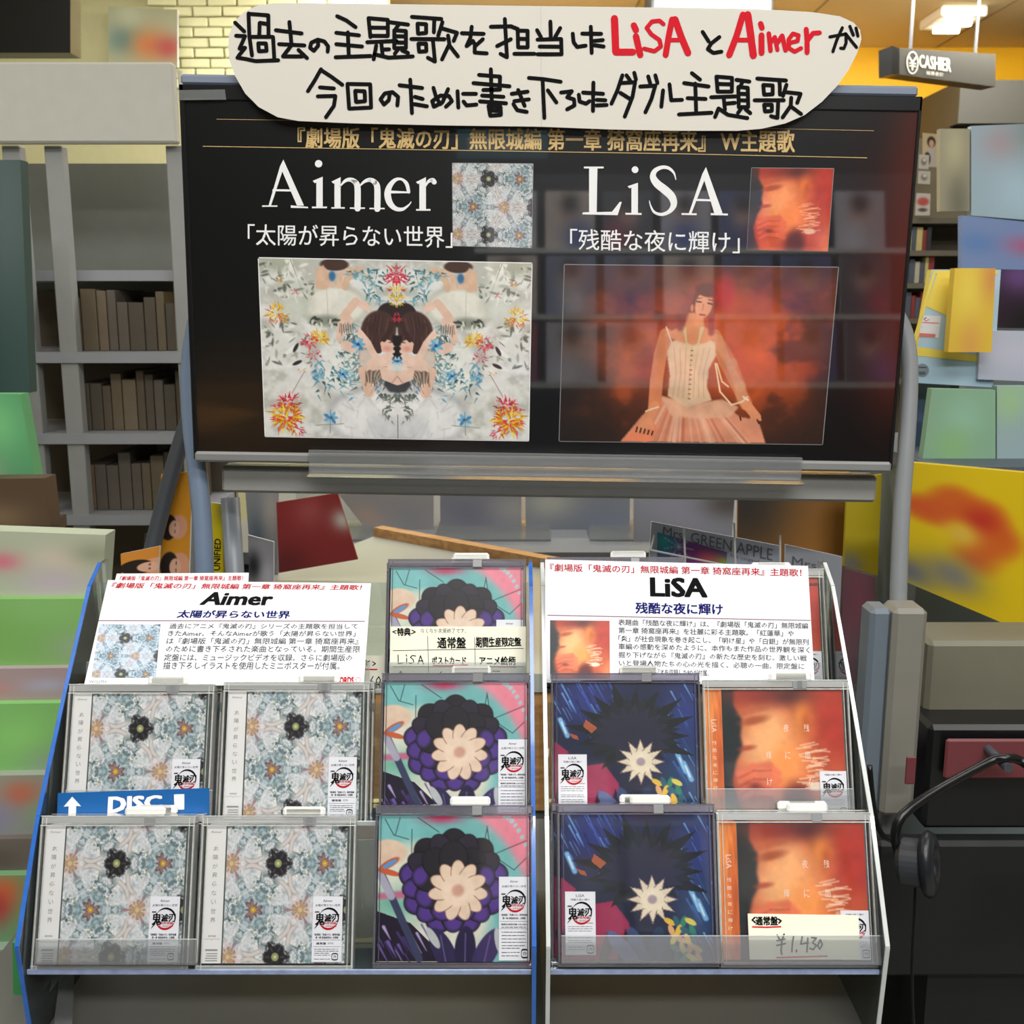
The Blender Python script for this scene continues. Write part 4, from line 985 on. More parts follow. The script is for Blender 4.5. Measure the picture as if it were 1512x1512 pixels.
BLACK_B = [
 [(-60,362),(10,368),(88,380)],[(4,378),(12,548)],[(28,420),(68,476)],
 [(-22,140),(-4,172)],[(40,100),(42,180)],[(86,130),(62,172)],[(-20,184),(90,181),(92,252)],[(-10,216),(90,217)],[(-20,252),(92,252)],
 [(144,156),(148,196),(164,218),(204,212)],[(188,156),(276,157)],[(228,124),(232,246)],[(244,190),(284,186)],[(244,210),(288,216)],
 [(748,148),(776,192)],[(826,172),(788,202),(772,228),(798,246),(836,240)],
 [(90,430),(140,424),(118,452),(150,462),(152,490),(118,508)],[(172,440),(176,472),(206,482),(222,470)],[(192,430),(285,436)],[(240,384),(238,516)],[(256,464),(296,466)],[(254,490),(302,488)],
 [(375,350),(352,420),(324,482)],[(366,386),(434,382),(422,450),(386,542)],[(366,432),(414,462)],[(394,350),(412,376)],[(430,338),(438,370)],
 [(458,402),(528,398),(510,460),(482,522)],[(495,355),(505,390)],[(528,350),(538,386)],
 [(564,420),(556,496)],[(594,392),(602,466),(652,464)],
 [(698,340),(736,370)],[(662,386),(776,402)],[(678,456),(762,460)],[(638,532),(790,524)],[(714,388),(718,526)],
 [(812,356),(818,426),(884,426),(885,362),(812,356)],[(820,390),(882,392)],[(788,452),(902,448)],[(846,452),(852,510)],[(852,482),(898,478)],[(806,544),(822,504),(866,534),(956,549)],
 [(905,371),(966,379)],[(934,378),(924,402)],[(914,404),(916,498),(960,498),(958,408),(914,404)],[(918,436),(958,437)],[(918,466),(958,467)],[(930,500),(912,526)],[(948,508),(970,526)],
 [(1002,365),(1136,374)],[(1030,395),(1034,440),(1074,438),(1074,397),(1030,395)],[(1106,374),(1108,440)],[(990,466),(1126,466)],[(1034,487),(1038,518),(1070,516),(1070,487),(1034,487)],[(1100,466),(1096,548),(1066,540)],
 [(1138,394),(1122,446)],[(1132,428),(1204,436),(1188,478)],[(1160,454),(1158,492),(1120,546)],[(1160,496),(1206,530)],
]
mb = MB(SG.n)
def line_of(s_): return 0 if sum(p[1] for p in s_)/len(s_) < 300 else 1
for s_ in BLACK_A:
    if not line_of(s_): mb.stroke(za, s_, 18.5)
for s_ in BLACK_B:
    if not line_of(s_) and s_[0][0] < 600: mb.stroke(zb, s_, 18.5)
obj('upper_line', mb, M_INK, sign); mb = MB(SG.n)
for s_ in BLACK_B:
    if not line_of(s_) and s_[0][0] >= 600: mb.stroke(zb, s_, 18.5)
obj('upper_line', mb, M_INK, sign); mb = MB(SG.n)
zc = lambda x, y: SG.at(1212+x/5.04, y/5.04, 0.0005)
for s_ in ([(68,274),(188,252),(188,320),(172,360),(148,358)], [(160,206),(118,300),(90,384)], [(184,250),(230,308),(266,352)], [(216,196),(242,262)], [(262,208),(276,268)]): mb.stroke(zc, s_, 24)
obj('upper_line', mb, M_INK, sign)
mb = MB(SG.n)
for s_ in BLACK_A:
    if line_of(s_): mb.stroke(za, s_, 18.5)
for s_ in BLACK_B:
    if line_of(s_): mb.stroke(zb, s_, 18.5)
obj('lower_line', mb, M_INK, sign)
mb = MB(SG.n); mb2 = MB(SG.n)
for s_, w_ in (([(338,86),(344,240)],34), ([(344,242),(424,242)],32), ([(428,118),(438,140)],30), ([(438,168),(458,256)],30),
           ([(566,112),(548,96),(512,100),(488,130),(510,160),(548,186),(554,216),(524,238),(476,226)],20),
           ([(606,90),(590,170),(576,256)],28), ([(620,90),(648,170),(680,246)],32), ([(596,186),(652,186)],20),
           ([(936,68),(905,170),(872,256)],30), ([(958,68),(970,150),(984,258)],34), ([(905,186),(972,186)],22),
           ([(1018,110),(1024,130)],26), ([(1022,164),(1022,246)],28), ([(1056,156),(1064,236)],22), ([(1064,200),(1084,172),(1096,232)],20), ([(1096,200),(1118,166),(1134,234)],22),
           ([(1152,200),(1190,190),(1194,164),(1168,156),(1148,184),(1150,224),(1176,240),(1206,224)],20), ([(1230,136),(1234,190),(1234,244)],24), ([(1238,186),(1262,154),(1292,152)],22)):
    (mb if s_[0][0] < 800 else mb2).stroke(zb, s_, w_)
obj('red_name', mb, M_RED, sign); obj('red_name', mb2, M_RED, sign)
# ------------------------------------------------------------------ clear stepped disc racks
TH = R(21)
vv = (0, math.sin(TH), math.cos(TH))
ROW = {}
for k, (py, d) in {'front': (1205, 1.055), 'mid': (1005, 1.115), 'back': (828, 1.20)}.items():
    ROW[k] = Plane(unp(756, py, d), (1, 0, 0), vv)
TABZ = 0.80
XL, XM1, XM2, XR = -0.458, 0.0225, 0.0315, 0.348
prof = [unp(0, y, d) for y, d in ((1398, 1.012), (1205, 1.057), (1010, 1.125), (866, 1.185), (832, 1.215))]
pf = [(p.y, p.z) for p in prof]
low = (pf[0][0]+0.012, TABZ+0.0005)
backY = pf[-1][0]+0.02
def side(name_t, x, w_, edge_m):
    poly = [(low[0], low[1])] + pf + [(backY, pf[-1][1]), (backY+0.01, TABZ+0.0005)]
    t_pts = [Vector((x, a, b)) for a, b in poly]
    o = obj('side_panel', MB().prism(t_pts, (w_, 0, 0)), M_ACR, name_t)
    e = MB()
    seq = [(low[0], low[1])] + pf
    for (a, b), (c_, d_) in zip(seq, seq[1:]):
        dy, dz = c_-a, d_-b; L = math.hypot(dy, dz); ny, nz = -dz/L*0.0016, dy/L*0.0016
        e.hexa([(x, a, b), (x+w_, a, b), (x+w_, c_, d_), (x, c_, d_)], [(x, a+ny, b+nz), (x+w_, a+ny, b+nz), (x+w_, c_+ny, d_+nz), (x, c_+ny, d_+nz)])
    obj('panel_edge', e, edge_m, name_t)
def rack(label, x0, x1, em0, em1, lab):
    t = thing('disc_rack', label, 'rack', ((x0+x1)/2, 1.1, TABZ))
    side(t, x0, 0.004, em0); side(t, x1-0.004, 0.004, em1)
    for k, yb in (('front', 1424), ('mid', 1206), ('back', 1012)):
        P_ = ROW[k]; a_, b_ = P_.loc(756, yb); y = P_.pt(0, b_).y; z = P_.pt(0, b_).z
        obj('tray', MB().box(x0+0.0045, y-0.004, z-0.006, x1-0.0045, y+0.05, z-0.003), M_ACR, t)
        obj('tray_edge', MB().box(x0+0.0045, y-0.006, z-0.0065, x1-0.0045, y-0.004, z-0.0022), M_GREYEDGE if k != 'front' else mat('front_tray_edge', (150, 166, 200), 0.2, noise=0.4, scale=90), t)
        obj('riser', MB().box(x0+0.0045, y+0.05, z-0.006, x1-0.0045, y+0.052, z+0.10), M_ACR, t)
    return t
rackL = rack('clear stepped disc rack with blue edges holding the floral and violet cases, left', XL, XM1, M_BLUE, M_BLUE, 'L')
rackR = rack('clear stepped disc rack with pale edges holding the blue and amber cases, right', XM2, XR, M_GREYEDGE, M_GREYEDGE, 'R')
def lip(t, row, x0, y0, x1, y1, h=0.0085):
    P_ = ROW[row]; a0, b1 = P_.loc(x0, y0); a1, b0 = P_.loc(x1, y1)
    m = MB().box(a0, b0, h, a1, b1, h+0.0015, P_.mat()).box(a0, b0-0.001, -0.004, a1, b0, h+0.0015, P_.mat())
    obj('front_lip', m, M_LIP, t)
    obj('lip_edge', MB().box(a0, b1, h, a1, b1+0.0005, h+0.0015, P_.mat()), M_GREYEDGE, t)
lip(rackL, 'front', 60, 1384, 293, 1420); lip(rackR, 'front', 828, 1379, 1062, 1418); lip(rackR, 'front', 1064, 1379, 1297, 1420)
lip(rackL, 'mid', 103, 1166, 316, 1202); lip(rackR, 'mid', 1040, 1164, 1257, 1196)
lip(rackL, 'back', 136, 979, 548, 1012, 0.014); lip(rackL, 'back', 576, 979, 776, 1012); lip(rackR, 'back', 806, 979, 1210, 1012)

# table top the racks stand on
M_TABLE = mat('grey_table_laminate', (100, 101, 96), 0.5, noise=0.2, scale=7, bump=0.05)
tb = thing('display_table', 'mottled grey table carrying the two clear disc racks', 'table', (-0.2, 1.0, 0))
obj('tabletop', wbox(-0.56, 0.62, TABZ-0.03, 0.362, 1.40, TABZ, 0.003), M_TABLE, tb)
obj('front_panel', wbox(-0.54, 0.64, 0.10, 0.352, 0.66, TABZ-0.0305), M_TABLE, tb)
for x in (-0.51, 0.31):
    for y in (0.70, 1.34): obj('leg', wbox(x-0.02, y-0.02, 0, x+0.02, y+0.02, TABZ-0.0305, 0.004), M_DGREY, tb)
p0 = unp(40, 1496, 1.0); 
obj('table_seam', wbox(-0.55, 0.915, TABZ, 0.35, 0.917, TABZ+0.0006), mat('pale_seam', (150, 152, 146), 0.4), tb)
# ------------------------------------------------------------------ disc cases
def loc_fn(x0, y0, sx, sy, w_, h_, hz):
    """print space (0..1, 0..1 from the top left of the case) -> local"""
    return lambda x, y: Vector(((x-0.5)*w_, (1-y)*h_, hz))
NZ = Vector((0, 0, 1))
def rect(fn, x0, y0, x1, y1): return [fn(x0, y0), fn(x1, y0), fn(x1, y1), fn(x0, y1)]
def sticker(parent, w_, h_, x0, y0, x1, y1, kind, hz=0.0012):
    g = loc_fn(0, 0, 1, 1, w_, h_, hz)
    sx = lambda u, v: g(x0+(x1-x0)*u, y0+(y1-y0)*v)
    s_ = obj('sticker', MB().prism(rect(sx, 0, 0, 1, 1)[::-1], (0, 0, -0.0003)), M_PAPER, parent, local=True)
    up = lambda u, v: sx(u, v) + NZ*0.00012
    k = MB(NZ)
    asp = (x1-x0)*w_/((y1-y0)*h_)
    if kind == 'A':                    # floral jewel case
        put_text(k, up, 'Aimer', (0.34, 0.045, 0.66, 0.085)); put_text(k, up, '太陽が昇らない世界', (0.08, 0.115, 0.92, 0.155), res=1)
        cy = 0.34
        put_text(k, up, '『劇場版「鬼滅の刃」無限城編', (0.07, 0.565, 0.93, 0.60), res=1, bold=0.02); put_text(k, up, '第一章 猗窩座再来』主題歌', (0.12, 0.61, 0.88, 0.645), res=1, bold=0.02)
        put_text(k, up, '通常盤', (0.14, 0.70, 0.48, 0.735), res=1, bold=0.02); put_text(k, up, '(CD)', (0.54, 0.70, 0.72, 0.735))
        ys = (0.80, 0.83, 0.86, 0.89, 0.95)
        k.stroke(up, [(0.04, 0.665), (0.96, 0.665)], 0.004); k.stroke(up, [(0.04, 0.765), (0.96, 0.765)], 0.004)
        pr = (0.68, 0.87, 0.88, 0.965)
    elif kind == 'V':
        put_text(k, up, 'Aimer', (0.36, 0.04, 0.64, 0.07)); put_text(k, up, '太陽が昇らない世界', (0.1, 0.1, 0.9, 0.13), res=1)
        cy = 0.29
        put_text(k, up, '『劇場版「鬼滅の刃」無限城編', (0.07, 0.445, 0.93, 0.47), res=1, bold=0.02); put_text(k, up, '第一章 猗窩座再来』主題歌', (0.12, 0.485, 0.88, 0.51), res=1, bold=0.02)
        k.stroke(up, [(0.03, 0.535), (0.97, 0.535)], 0.003); k.stroke(up, [(0.03, 0.62), (0.97, 0.62)], 0.003)
        put_text(k, up, '期間生産限定盤 (CD+BD)', (0.08, 0.56, 0.92, 0.585), res=1, bold=0.02)
        ys = (0.60, 0.66, 0.70, 0.74, 0.78, 0.82, 0.85, 0.90, 0.94)
        pr = (0.74, 0.87, 0.95, 0.965)
    elif kind == 'B':
        put_text(k, up, 'LiSA', (0.36, 0.04, 0.64, 0.085)); put_text(k, up, '残酷な夜に輝け', (0.18, 0.11, 0.82, 0.145), res=1)
        cy = 0.34
        put_text(k, up, '主題歌', (0.72, 0.49, 0.92, 0.51), res=1)
        ys = (0.55, 0.585, 0.62, 0.69, 0.72, 0.77, 0.80, 0.87, 0.91)
        pr = (0.71, 0.85, 0.93, 0.97)
    else:
        put_text(k, up, '残酷な夜に輝け', (0.18, 0.06, 0.84, 0.10), res=1)
        cy = 0.36; ys = (0.62, 0.65, 0.69, 0.73, 0.88); pr = (0.72, 0.80, 0.95, 0.95)
    rs_ = random.Random(3)
    for y in ys:
        x = 0.09; xe = 0.9 if y < pr[1]-0.03 else pr[0]-0.06
        while x < xe-0.03:
            l = rs_.uniform(0.05, 0.2); k.poly(rect(up, x, y, min(x+l, xe), y+0.007)); x += l+0.025
    # recycling mark
    a, b, c_, d = pr
    for q in ([(a+0.04, b), (c_-0.04, b), (c_, b+0.015), (c_, d-0.015), (c_-0.04, d), (a+0.04, d), (a, d-0.015), (a, b+0.015), (a+0.04, b)],):
        k.stroke(up, q, 0.018)
    put_text(k, up, 'プラ', (a+0.05, b+(d-b)*0.3, c_-0.05, d-(d-b)*0.3), res=1, bold=0.05)
    # emblem: brushed ring with lettering
    ry = 0.32*asp; lett = '鬼滅刃'
    up2 = lambda u, v: up(u, cy+(v-cy)*asp)
    ringp = lambda t0, t1, n_: [(0.54+0.33*math.cos(t), cy+0.33*math.sin(t), 0.006+0.062*abs(math.sin((t-t0)/(t1-t0)*math.pi))) for t in [t0+(t1-t0)*i/n_ for i in range(n_+1)]]
    k.stroke(up2, ringp(-2.6, 0.5, 16), 0.05)
    put_text(k, up, '鬼', (0.10, cy-ry*0.55, 0.40, cy+ry*0.62), bold=0.04); put_text(k, up, '滅', (0.40, cy-ry*0.45, 0.62, cy+ry*0.3), bold=0.04)
    put_text(k, up, 'の', (0.60, cy-ry*0.3, 0.68, cy+ry*0.05), bold=0.04); put_text(k, up, '刃', (0.66, cy-ry*0.45, 0.88, cy+ry*0.3), bold=0.04)
    k.stroke(up, [(0.20, cy+ry*0.5, 0.03), (0.12, cy+ry*0.8, 0.02), (0.07, cy+ry*1.0, 0.006)], 0.02)
    put_text(k, up, '劇場版', (0.08, cy-ry*0.75, 0.22, cy-ry*0.6), res=1, bold=0.04)
    obj('lettering', k, M_INK, s_, local=True)
    k2 = MB(NZ); k2.stroke(up2, ringp(0.3, 2.9, 14), 0.05)
    put_text(k2, up, '無限城編', (0.36, cy+ry*0.30, 0.80, cy+ry*0.58), bold=0.02, res=1); put_text(k2, up, '第一章猗窩座再来', (0.34, cy+ry*0.66, 0.82, cy+ry*0.84), bold=0.0, res=1)
    obj('red_lettering', k2, M_REDT, s_, local=True)
    return s_
W_, H_ = 0.148, 0.1410
def shell(t, w_, h_, top, keeperm, dark):
    """open-front locking frame with clear front"""
    g = MB()
    g.box(-w_/2, h_-top, -0.012, w_/2, h_, 0.002, None, 0.0012)
    obj('top_rail', g, keeperm, t, local=True)
    g = MB().box(-w_/2, 0, -0.012, -w_/2+0.0022, h_-top-0.0002, 0.002).box(w_/2-0.0022, 0, -0.012, w_/2, h_-top-0.0002, 0.002).box(-w_/2+0.0022, 0, -0.012, w_/2-0.0022, 0.0045, 0.002)
    obj('outer_frame', g, keeperm, t, local=True)
    # bright / dark moulded edge lines
    l = MB()
    for (x0, y0, x1, y1) in ((-w_/2, h_-top-0.0012, w_/2, h_-top), (-w_/2, 0.0040, w_/2, 0.0048), (-w_/2, h_-0.0008, w_/2, h_)):
        l.box(x0, y0, 0.0021, x1, y1, 0.0025)
    for x in (-w_/2+0.0012, -w_/2+0.0052, w_/2-0.0058, w_/2-0.0014): l.box(x, 0.002, 0.0021, x+0.0007, h_-0.002, 0.0024)
    obj('moulded_edges', l, dark, t, local=True)
    obj('front_pane', MB().poly([(-w_/2+0.003, 0.005, 0.0028), (w_/2-0.003, 0.005, 0.0028), (w_/2-0.003, h_-top, 0.0028), (-w_/2+0.003, h_-top, 0.0028)]), M_FILM, t, local=True)
def lock(t, w_, h_, x):
    m = MB().box(x-0.0195, h_-0.001, -0.009, x+0.0195, h_+0.0078, -0.002, None, 0.0022)
    l = obj('security_lock', m, M_TAG, t, local=True)
    obj('lock_catch', MB().box(x+0.002, h_-0.009, 0.0022, x+0.012, h_-0.0005, 0.0034, None, 0.0006), clear('catch_plastic', (230, 228, 232), 0.1, 0.2, 0.4), l, local=True)
EDGE_J = mat('jewel_edge_line', (196, 198, 192), 0.2, noise=0.5, scale=200, coat=0.6)
EDGE_D = mat('keeper_edge_line', (96, 94, 104), 0.2, noise=0.4, scale=200, coat=0.6)
M_JBODY = mat('jewel_inner_tray', (100, 106, 104), 0.15, noise=0.5, scale=60, coat=0.8)
M_OBI = mat('white_paper_band', (222, 222, 220), 0.5, noise=0.02)
VTXT = '太陽が昇らない世界'
def floral_case(name='floral_case'):
    t = thing(name, 'x', 'disc case', frame=Matrix.Identity(4)); w_, h_ = W_, H_
    shell(t, w_, h_, 0.0085, M_KEEP, EDGE_J)
    obj('jewel_case', MB().box(-w_/2+0.0035, 0.0055, -0.011, w_/2-0.0035, h_-0.0090, -0.0012, None, 0.0008), M_JBODY, t, local=True)
    g = loc_fn(0, 0, 1, 1, w_, h_, 0.0)
    o = FLOR2.mesh('cover_print', rect(g, 0.168, 0.062, 0.943, 0.955), None, M_PRINTG, True); obj('cover_print', o, None, t)
    b = obj('paper_band', MB().prism(rect(g, 0.035, 0.062, 0.158, 0.955)[::-1], (0, 0, -0.0006)), M_OBI, t, local=True)
    up = lambda u, v: g(u, v) + NZ*0.00015
    k = MB(NZ)
    for i, ch in enumerate(VTXT): put_text(k, up, ch, (0.080, 0.20+i*0.058, 0.112, 0.232+i*0.058), res=1)
    put_text(k, up, 'Aimer', (0.06, 0.10, 0.13, 0.116), res=1)
    k.stroke(up, [(0.045, 0.80), (0.09, 0.80), (0.096, 0.808), (0.102, 0.80), (0.147, 0.80)], 0.0016)
    put_text(k, up, '通常盤', (0.07, 0.775, 0.12, 0.788), res=1)
    rs_ = random.Random(1)
    for y in (0.865, 0.89, 0.905, 0.92, 0.935):
        k.poly(rect(up, 0.055+rs_.random()*0.01, y, 0.135, y+0.006 if y > 0.87 else y+0.01))
    obj('band_lettering', k, M_GINK, b, local=True)
    sticker(t, w_, h_, 0.735, 0.527, 0.925, 0.945, 'A')
    return t
def amber_case(name='amber_case'):
    t = thing(name, 'x', 'disc case', frame=Matrix.Identity(4)); w_, h_ = W_, H_
    shell(t, w_, h_, 0.0085, M_KEEP, EDGE_J)
    obj('jewel_case', MB().box(-w_/2+0.0035, 0.0055, -0.011, w_/2-0.0035, h_-0.0090, -0.0012, None, 0.0008), M_JBODY, t, local=True)
    g = loc_fn(0, 0, 1, 1, w_, h_, 0.0)
    obj('cover_print', AMB.mesh('cover_print', rect(g, 0.135, 0.075, 0.955, 0.955), None, M_PRINTG, True), None, t)
    band = blobs(24, (214, 116, 50), [(20, 20, 40, (230, 150, 80)), (80, 60, 40, (196, 92, 40)), (30, 90, 30, (226, 140, 80))], 1, 0.2)
    b = obj('paper_band', band.mesh('paper_band', rect(g, 0.015, 0.06, 0.13, 0.955), None, M_PRINT), None, t)
    up = lambda u, v: g(u, v) + NZ*0.0002
    k = MB(NZ); put_text(k, up, 'LiSA', ((0.09, 0.28), (0.09, 0.37), (0.055, 0.37), (0.055, 0.28)), res=1)
    for i, ch in enumerate('残酷な夜に輝け'): put_text(k, up, ch, (0.058, 0.43+i*0.052, 0.086, 0.456+i*0.052), res=1)
    obj('band_lettering', k, mat('pale_ink', (240, 220, 200), 0.6), b, local=True)
    k = MB(NZ)
    for ch, x, y in (('夜', 0.545, 0.34), ('残', 0.685, 0.34), ('輝', 0.42, 0.53), ('に', 0.55, 0.53), ('酷', 0.685, 0.53), ('け', 0.42, 0.715), ('な', 0.70, 0.715)):
        put_text(k, up, ch, (x, y-0.026, x+0.036, y+0.026), res=1)
    obj('cover_lettering', k, mat('pale_ink', (240, 220, 200), 0.6), t, local=True)
    sticker(t, w_, h_, 0.775, 0.64, 0.955, 0.955, 'O')
    return t
WD, HD = 0.151, 0.148
def sleeve_case(name, art, kind, x0, y0, x1, y1):
    t = thing(name, 'x', 'disc case', frame=Matrix.Identity(4)); w_, h_ = WD, HD
    shell(t, w_, h_, 0.0085, M_KEEP2, EDGE_D)
    obj('card_sleeve', MB().box(-w_/2+0.003, 0.005, -0.011, w_/2-0.003, h_-0.0088, -0.0012), mat('sleeve_indigo', (44, 42, 84), 0.4), t, local=True)
    g = loc_fn(0, 0, 1, 1, w_, h_, 0.0)
    obj('cover_print', art.mesh('cover_print', rect(g, 0.022, 0.060, 0.975, 0.965), None, M_PRINTG, True), None, t)
    sticker(t, w_, h_, x0, y0, x1, y1, kind)
    return t
M_KEEP2 = clear('violet_keeper_plastic', (206, 204, 216), 0.12, 0.12, 0.18, (190, 188, 200))
FLOR2 = floral(200)
protoF = floral_case(); protoA = amber_case()
protoV = sleeve_case('violet_case', violet_cover(), 'V', 0.785, 0.445, 0.975, 0.955)
protoB = sleeve_case('blue_case', blue_cover(), 'B', 0.045, 0.545, 0.235, 0.93)
used = set()
def place(proto, row, pxl, pxr, py, label, group, lockx=None, h=0.0, wfix=None):
    P_ = ROW[row]; w_, h_ = (W_, H_) if proto in (protoF, protoA) else (WD, HD)
    al, bt = P_.loc(pxl, py); ar, _ = P_.loc(pxr, py)
    fr = P_.mat((al+ar)/2, bt-h_, h)
    if proto not in used:
        used.add(proto); t = proto; t.matrix_world = fr; W[t] = fr
        def setw(o):
            for c_ in o.children: W[c_] = fr; setw(c_)
        setw(t)
    else: t = copy_tree(proto, fr)
    t['label'] = label; t['group'] = group
    if lockx is not None:
        a_, _ = P_.loc(lockx, py); lock(t, w_, h_, a_-(al+ar)/2)
    return t
G1, G2, G3, G4 = 'floral disc cases in the left rack', 'violet disc cases in the left rack', 'blue disc cases in the right rack', 'amber disc cases in the right rack'
place(protoF, 'front', 62, 290, 1204, 'floral disc case at the left end of the front row, below the blue strip', G1, 212)
place(protoF, 'front', 299, 527, 1204, 'floral disc case second from the left in the front row, nearest the violet case', G1, 446)
place(protoF, 'mid', 103, 318, 1010, 'floral disc case above the blue strip, left end of the middle row', G1, 248)
place(protoF, 'mid', 332, 545, 1007, 'floral disc case in the middle row, between the blue strip and violet cases', G1, 468)
place(protoF, 'front', 67, 295, 1204, 'floral disc case hidden behind the leftmost front one, only its edge showing', G1, 222, -0.0165)
place(protoF, 'mid', 108, 324, 1009, 'floral disc case behind the left middle-row one, only its right edge showing', G1, 238, -0.0165)
place(protoF, 'mid', 336, 550, 1006, 'floral disc case behind the second middle-row one, only its edge showing', G1, None, -0.0165)
place(protoV, 'front', 555, 787, 1189, 'violet blossom disc case in the front row', G2, 694)
place(protoV, 'mid', 564, 783, 994, 'violet blossom disc case in the middle row', G2, 696)
place(protoV, 'back', 574, 776, 826, 'topmost violet blossom disc case, lower half behind a handwritten card', G2, 696)
place(protoV, 'back', 570, 772, 829, 'violet disc case tucked behind the topmost violet one', G2, None, -0.0165)
place(protoB, 'front', 822, 1055, 1187, 'blue thistle disc case in the front row of the right rack', G3, 961)
place(protoB, 'mid', 813, 1033, 994, 'blue thistle disc case in the middle row of the right rack', G3, 944)
place(protoB, 'front', 813, 1046, 1188, 'blue disc case just behind the front-row blue one, left edge showing', G3, 948, -0.0165)
place(protoB, 'back', 812, 1008, 821, 'blue disc case behind the right notice, only its top rail showing', G3, 930, -0.012)
place(protoA, 'front', 1057, 1284, 1199, 'amber portrait disc case behind the 1,430 yen card', G4, 1194)
place(protoA, 'mid', 1036, 1252, 1004, 'amber portrait disc case in the middle row, right rack', G4, 1172)
place(protoA, 'back', 1018, 1222, 838, 'amber disc case behind the right notice, right edge showing', G4, 1147, -0.012)
place(protoA, 'mid', 1042, 1258, 1003, 'amber disc case behind the middle-row amber one, only its edge showing', G4, None, -0.0165)
place(protoA, 'front', 1063, 1290, 1198, 'amber disc case behind the front-row amber one, only its edge showing', G4, 1186, -0.0165)

# ------------------------------------------------------------------ notices and cards in the racks
def leaf(name, label, cat, P_, q, h=0.0, th=0.0005, m=None):
    t = thing(name, label, cat, P_.at(*q[3], h))
    obj('sheet', MB().prism([P_.at(x, y, h) for x, y in q][::-1], -P_.n*th), m or M_PAPER, t)
    return t
TH2 = R(43)
NL = Plane(unp(340, 930, 1.152), (1, 0, 0), (0, math.sin(TH2), math.cos(TH2)))
qL = [(159.3, 856.5), (547.8, 861.3), (537, 1012), (124, 1012)]
nl = leaf('notice', 'white printed notice over the floral cases, blue title, small floral picture', 'notice', NL, qL)
zl = lambda x, y: NL.at(120+x/3.436, 820+y/3.436, 0.0002)
HEAD = '『劇場版「鬼滅の刃」無限城編 第一章 猗窩座再来』主題歌！'
k = MB(NL.n); put_text(k, zl, HEAD, ((160, 138), (1425, 150), (1422, 176), (152, 166)), bold=0.02, shear=0.1)
obj('red_heading', k, M_REDT, nl)
k = MB(NL.n); put_text(k, zl, 'Aimer', ((640, 188), (975, 190), (962, 252), (604, 250)), bold=0.045); obj('black_title', k, M_INK, nl)
k = MB(NL.n); put_text(k, zl, '太陽が昇らない世界', ((498, 278), (1062, 282), (1056, 320), (484, 316)), bold=0.03); obj('blue_title', k, M_NAVY, nl)
k = MB(NL.n); k.stroke(zl, [(90, 331), (1438, 334)], 3.5); obj('ruled_line', k, mat('rule_ink', (120, 50, 70), 0.6), nl)
BODY = ['過去にアニメ『鬼滅の刃』シリーズの主題歌を担当して', 'きたAimer。そんなAimerが歌う「太陽が昇らない世界」', 'は『劇場版「鬼滅の刃」無限城編 第一章 猗窩座再来』', 'のために書き下ろされた楽曲となっている。期間生産限', '定盤には、ミュージックビデオを収録。さらに劇場版の', '描き下ろしイラストを使用したミニポスターが付属。']
k = MB(NL.n)
for i, (s_, q) in enumerate(zip(BODY, ((448, 1402, 345, 372), (440, 1392, 381, 410), (434, 1406, 418, 450), (430, 1415, 457, 491), (422, 1376, 500, 535), (416, 1312, 540, 578)))):
    put_text(k, zl, s_, ((q[0]+3, q[2]), (q[1], q[2]+2), (q[1]-2, q[3]+2), (q[0]-3, q[3])), res=1, bold=0.008)
put_text(k, zl, 'VVCL2750', (40, 634, 128, 648), res=1)
obj('body_text', k, mat('print_black', (44, 44, 46), 0.6), nl)
k = MB(NL.n); put_text(k, zl, 'RECORDS', (1262, 618, 1382, 652), bold=0.06)
k.stroke(zl, [(1405+12*math.cos(a*0.7), 632+12*math.sin(a*0.7)) for a in range(10)], 2)
obj('maker_mark', k, M_REDT, nl)
FL3 = floral(100, off=(-0.02, 0.02), tone=(225, 238, 255))
obj('floral_picture', FL3.mesh('floral_picture', [zl(x, y) for x, y in ((92, 350), (402, 350), (378, 622), (52, 620))], W[nl], M_PRINT), None, nl)
NL2 = Plane(NL.pt(0, 0, -0.006), NL.u, NL.v)
n2 = leaf('notice', 'narrow white notice with small red heading, tucked behind the left notice', 'notice', NL2, [(172.4, 847), (367.4, 845.6), (366, 872), (166, 872)])
k = MB(NL.n); put_text(k, lambda x, y: NL2.at(x, y, 0.0002), HEAD, ((178, 850.5), (359, 850), (359, 857), (176, 857.5)), bold=0.02); obj('red_heading', k, M_REDT, n2)

TH3 = R(25)
NR = Plane(unp(1000, 915, 1.155), (1, 0, 0), (0, math.sin(TH3), math.cos(TH3)))
qR = [(805, 826), (1193, 835.5), (1203, 1012), (805, 1008)]
nr = leaf('notice', 'white printed notice over the blue cases with small amber portrait picture', 'notice', NR, qR)
zr_ = lambda x, y: NR.at(800+x/3.6, 820+y/3.6, 0.0002)
k = MB(NR.n); put_text(k, zr_, HEAD, ((44, 44), (1380, 72), (1380, 112), (46, 84)), bold=0.014); obj('red_heading', k, M_REDT, nr)
k = MB(NR.n); put_text(k, zr_, 'LiSA', ((580, 119), (872, 124), (875, 222), (582, 216)), bold=0.045); obj('black_title', k, M_INK, nr)
k = MB(NR.n); put_text(k, zr_, '残酷な夜に輝け', ((500, 250), (960, 258), (962, 316), (500, 308)), bold=0.03); obj('blue_title', k, M_NAVY, nr)
k = MB(NR.n); k.stroke(zr_, [(32, 318), (1428, 346)], 3.5); obj('ruled_line', k, mat('rule_ink', (120, 50, 70), 0.6), nr)
